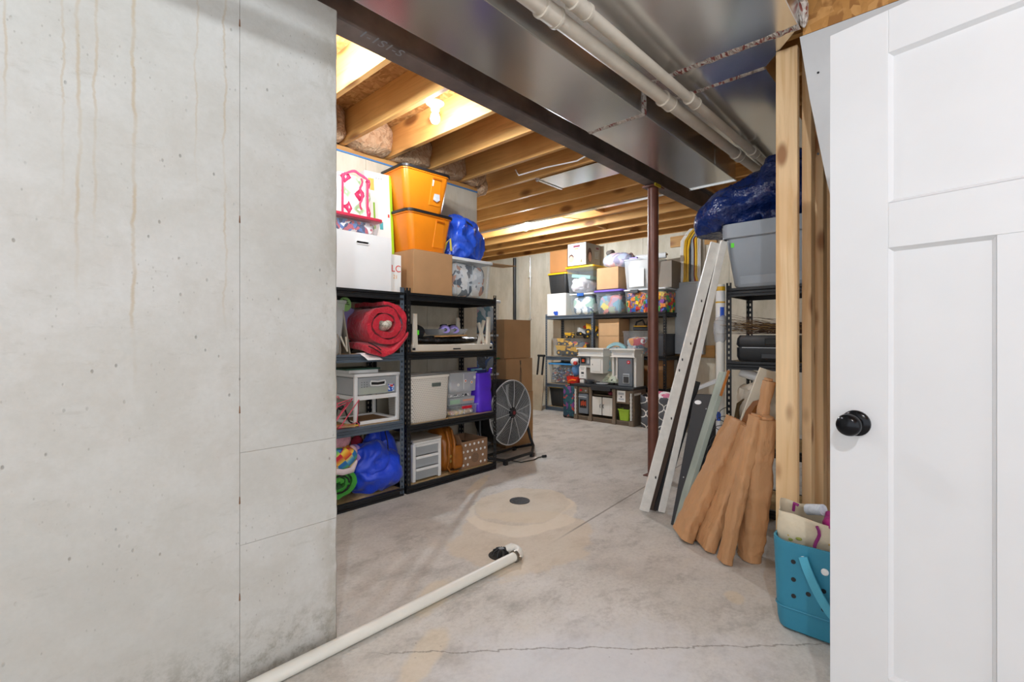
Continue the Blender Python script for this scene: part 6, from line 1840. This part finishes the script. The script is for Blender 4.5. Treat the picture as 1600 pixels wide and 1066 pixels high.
# paper wrapped panels
PAPER = padded('brown_kraft_paper', '#c39265', .65, .0, 9, 1.0, (1, 1, .5))
def wrapped(label, base, top, w, dp, seed, bulge=.0):
    t_ = thing('wrapped_panel', label, 'wrapped panel', (0, 0, 0), group='panels wrapped in brown paper')
    p0, p1 = Vector(base), Vector(top)
    ax = (p1 - p0).normalized(); r_ = (RIGHT - ax * RIGHT.dot(ax)).normalized(); n_ = ax.cross(r_)
    if n_.dot(FWD) < 0: n_ = -n_
    secs = []
    for i in range(71):
        u = i / 70
        c_ = p0.lerp(p1, u) + n_ * dp / 2
        ww = w * (1 + bulge * math.sin(PI * min(1, u * 1.15)) + .12 * noise.noise(Vector((u * 5, seed, 0))))
        s_ = []
        for q in rr(ww, dp, min(ww, dp) * .34, 0, k=9):
            v = c_ + r_ * q[0] + n_ * q[1]
            e_ = noise.noise(Vector((v.x * 16, v.y * 16, v.z * 6 + seed))) * .009 + (.5 - abs(noise.noise(Vector((v.x * 30, v.y * 30 + seed, v.z * 9))))) * .009 + (.5 - abs(noise.noise(Vector((v.x * 22 + seed, v.y * 22, v.z * 17))))) * .008
            s_.append(v + (r_ * q[0] + n_ * q[1]).normalized() * e_)
        secs.append(s_)
    mb_ = MB(); mb_.loft(secs)
    lift(mb_)
    mb_.build('paper_wrap', PAPER, t_, True, angle=60)
    m2 = MB(); f = p1 + n_ * dp / 2 + ax * .004
    m2.loft([[f + r_ * q[0] + n_ * q[1] + ax * k for q in rr(w * .8, dp * .8, w * .25, 0, k=3)] for k in (0, .012)]); m2.build('folded_end', PAPER, t_, True)
    return t_
wrapped('leftmost and frontmost of the brown paper-wrapped panels', (2.645, 1.095, 0), (2.80, .845, .675), .068, .16, 1)
wrapped('brown paper-wrapped panel second from the left, shortest of the row', (2.66, 1.005, 0), (2.80, .80, .60), .05, .14, 2)
wrapped('brown paper-wrapped panel in the middle of the row', (2.61, .955, 0), (2.73, .765, .655), .06, .14, 3)
wrapped('slim brown paper-wrapped panel just left of the loose roll', (2.535, .84, 0), (2.625, .715, .75), .045, .08, 4)
wrapped('tallest brown paper-wrapped panel, its end level with the shelf edge by the stud post', (2.68, .80, 0), (2.70, .685, .93), .036, .06, 6)
wrapped('loose bulging brown paper-wrapped roll right against the stud post', (2.655, .75, 0), (2.63, .672, .74), .085, .10, 5, .4)

# small things low at the left of the shelf
o = MB().box(-.1, -.03, 0, .1, .03, .60).build('white_carton', PRINT_W, None, bevel=.003); o.location = (3.62, 1.34, 0); o.rotation_euler = (0, 0, -.6); tag(o, 'narrow white carton standing behind the black panel', 'box')
o2 = obox((3.50, 1.42, .765), (3.60, 1.17, .885), .025, .07, side=Vector((0, 0, 1)))
o = o2.build('white_plank', WHITE_PAINT, None, bevel=.003); tag(o, 'white plank slanting behind the glass edge and the shelf post', 'board')
t = thing('spray_bottle', 'white bottle with a blue cap behind the glass edge', 'bottle', (3.34, 1.17, 0))
MB().lathe([(.001, .40), (.024, .40), (.026, .41), (.026, .56), (.012, .6), (.001, .6)], 18).build('bottle', WHITE, t, True)
MB().lathe([(.013, .585), (.014, .64), (.008, .655), (.001, .655)], 14).build('cap', pm('cobalt_paint', '#2456c4'), t, True)
MB().box(-.04, -.04, 0, .04, .04, .40).build('stand_carton', CARD_DK, t)
o = MB().cyl((3.30, 1.10, .30), (3.30, 1.10, .42), .035, n=18).build('red_can', pm('bright_red', '#cf1f34'), None, True); tag(o, 'bright red can low behind the black panel', 'can')
o = MB().box(3.255, 1.055, 0, 3.345, 1.145, .2995).build('small_carton', CARD_DK); tag(o, 'small brown carton under the red can', 'box')
t = thing('wicker_handle', 'rough brown wicker hoop on the lower right shelf', 'hoop', (3.46, .98, .452))
mb = MB(); mb.tube([(0, .11, .0), (0, .115, .16), (0, .10, .25), (0, .05, .29), (0, -.03, .31), (0, -.09, .33)], .014, 8); mb.tube([(.012, .105, .0), (.012, .11, .15), (.012, .09, .25), (.012, .04, .28)], .01, 8); mb.build('hoop', pm('wicker', '#5f4b2c', .85, bump=.8, bs=60), t, True)
o = MB().blob((3.6, .97, .66), (.14, .14, .2), 30, 20, 2.6, .05, 9, 6, .05).build('plastic_sack', pm('cream_sack', '#cfc2ae', .6), None, True); tag(o, 'crumpled cream sack on the lower right shelf', 'sack')
t = thing('paper_cup_stack', 'short white tube lying on the cream sack', 'tube', (3.47, 1.02, .91), rot=(0, 0, .3))
MB().cyl((0, .05, .02), (0, -.09, -.03), .035, .03, 18).build('tube', WHITE, t, True)

# ------------------------------------------------------------------ teal tote bag by the door
TEALB = pm('teal_eva', '#2f84a0', .5, var=.06, bump=.08, bs=150)
t = thing('beach_bag', 'teal rubber tote bag with round holes standing beside the door', 'bag', (2.245, .275, 0), RB)
W0, D0, W1, D1, Hb = .505, .23, .525, .25, .365
def bagsec(k, z, e=0.0, dip=0.0):
    w_, d_ = W0 + (W1 - W0) * k - 2 * e, D0 + (D1 - D0) * k - 2 * e
    s_ = rr(w_, d_, .045, z, k=6)
    return [(x, y, zz - dip * max(0, 1 - (x / (w_ / 2)) ** 2)) for x, y, zz in s_]
mb = MB()
secs = [bagsec(-1.2, 0, .012), bagsec(-.6, .012), bagsec(-.1, .04), bagsec(.2, .095), bagsec(.25, .1), bagsec(.6, .22), bagsec(1, Hb - .03, 0, .02), bagsec(1.05, Hb - .028, 0, .02), bagsec(1.08, Hb, 0, .022), bagsec(1.0, Hb, .006, .022), bagsec(.2, .06, .008)]
mb.loft(secs); mb.build('bag_body', TEALB, t, True, angle=38)
MB().loft([bagsec(.2, .092, -.002), bagsec(.22, .096, -.004), bagsec(.225, .1, -.002)], False, False).build('foot_seam', TEALB, t, True)
def fy(z):
    k = z / Hb
    return -(D0 + (D1 - D0) * (.2 + .8 * max(0, (z - .1)) / (Hb - .1))) / 2
for x, z in ((-.185, .285), (-.185, .215), (-.185, .15), (-.135, .245), (-.135, .175), (-.085, .205), (-.085, .135), (-.03, .235), (-.03, .17), (.02, .2), (.02, .27), (.07, .23), (.07, .16), (.12, .2), (.17, .24), (.17, .17)):
    MB().lathe([(.001, -.0015), (.0085, -.0015), (.0095, .004), (.001, .004)], 14, (x, fy(z) - .0005, z), 'y').build('hole', BLACK, t, True)
for s in (-1, 1):
    for z, x in ((.305, .15), (.28, .08)):
        MB().lathe([(.001, -.008), (.010, -.007), (.013, -.003), (.012, .004), (.001, .004)], 16, (s * x, fy(z) - .002, z), 'y').build('button', WHITE, t, True)
pts = [(-.15 + .30 * u, fy(.3) - .012 - .03 * math.sin(PI * u), .318 - .2 * math.sin(PI * u) ** .85) for u in [i / 24 for i in range(25)]]
# straps cross-section turned with the curve
secs = []
for i, p in enumerate(pts):
    a = Vector(pts[min(i + 1, 24)]) - Vector(pts[max(i - 1, 0)]); a.normalize()
    n_ = Vector((a.z, 0, -a.x)).normalized(); q = Vector(p)
    secs.append([q + n_ * .015 + Vector((0, -.004, 0)), q - n_ * .015 + Vector((0, -.004, 0)), q - n_ * .015 + Vector((0, .004, 0)), q + n_ * .015 + Vector((0, .004, 0))])
MB().loft(secs).build('strap', pm('light_teal_eva', '#4aa3bd', .5), t, True)
KP = pm('cream_paper', '#d6c8ae', .8, var=.08, vs_=14, bump=.5, bs=18, bd=.01)
t = thing('paper_bag', 'cream paper shopping bag with a purple ribbon sticking out of the teal bag', 'bag', (2.265, .385, .03), RB + .06)
mb = MB()
def pbag(u, v):
    a = 2 * PI * u
    x = .15 * math.copysign(abs(math.cos(a)) ** .3, math.cos(a)); y = .085 * math.copysign(abs(math.sin(a)) ** .3, math.sin(a))
    q = noise.noise(Vector((x * 18, y * 18, v * 6))) * .016 * (.4 + v)
    z = .41 * v
    if v > .85: z += .035 * noise.noise(Vector((x * 12, y * 12, 2))) - .04 * (x / .135 + 1) * .5 + .02
    return (x + q * math.cos(a), y + q * math.sin(a), z)
mb.grid(pbag, 64, 26, True); mb.add([pbag(i / 64, 0) for i in range(64)], [tuple(range(64))])
o = mb.build('bag_body', KP, t, True, angle=60); o.modifiers.new('t', 'SOLIDIFY').thickness = .0015
mb = MB(); mb.tube([(-.01 + .008 * math.sin(i * .9), -.098 - .004 * math.cos(i), .40 - i * .016) for i in range(10)], .006, 6); mb.build('ribbon', pm('plum_ribbon', '#8e2470', .6), t, True)
random.seed(8)
for i in range(16):
    x_ = random.choice((-.09, .06)) + random.uniform(-.03, .03); z_ = .31 + random.uniform(-.02, .03)
    MB().blob((x_, -.094, z_), (random.uniform(.006, .012), .004, random.uniform(.004, .008)), 8, 6).build('leaf_print', [pm('olive_print', '#8d9140', .7), pm('ochre_print', '#c2a049', .7)][i % 2], t)
mb = MB(); mb.tube([(-.1, -.03, .42), (-.095, -.04, .455), (-.08, -.045, .45)], .006, 6); mb.build('ribbon_loop', pm('plum_ribbon', '#8e2470'), t, True)
t = thing('toy_cone', 'slim sky blue cone poking out of the teal bag', 'toy', (2.30, .345, .03))
MB().cyl((0, 0, 0), (0, .0, .55), .03, .007, 18).build('cone', pm('sky_blue_cone', '#6fb3d6', .5), t, True); MB().blob((0, 0, .55), (.008, .008, .01), 10, 8).build('tip', pm('sky_blue_cone', '#6fb3d6'), t, True)
o = MB().blob((2.235, .32, .445), (.05, .06, .03), 24, 14, 2.2, .02, 20, 6, .02).build('silk_scarf', pm('magenta_silk', '#a81b78', .35), None, True); tag(o, 'magenta scarf bunched at the mouth of the teal bag', 'scarf')
o = MB().cyl((2.27, .44, .455), (2.24, .38, .475), .022, n=16).build('paper_tube', pm('white_blue_print', '#d5dde6', .5, var=.2, vs_=60), None, True); tag(o, 'small white printed roll between paper bag and cone', 'roll')
o = MB().blob((2.83, .405, .60), (.03, .025, .04), 16, 12, 3).build('hanging_tool', pm('bright_red', '#cf1f34'), None, True); tag(o, 'red plastic tool hanging on a stud behind the door edge', 'handle')
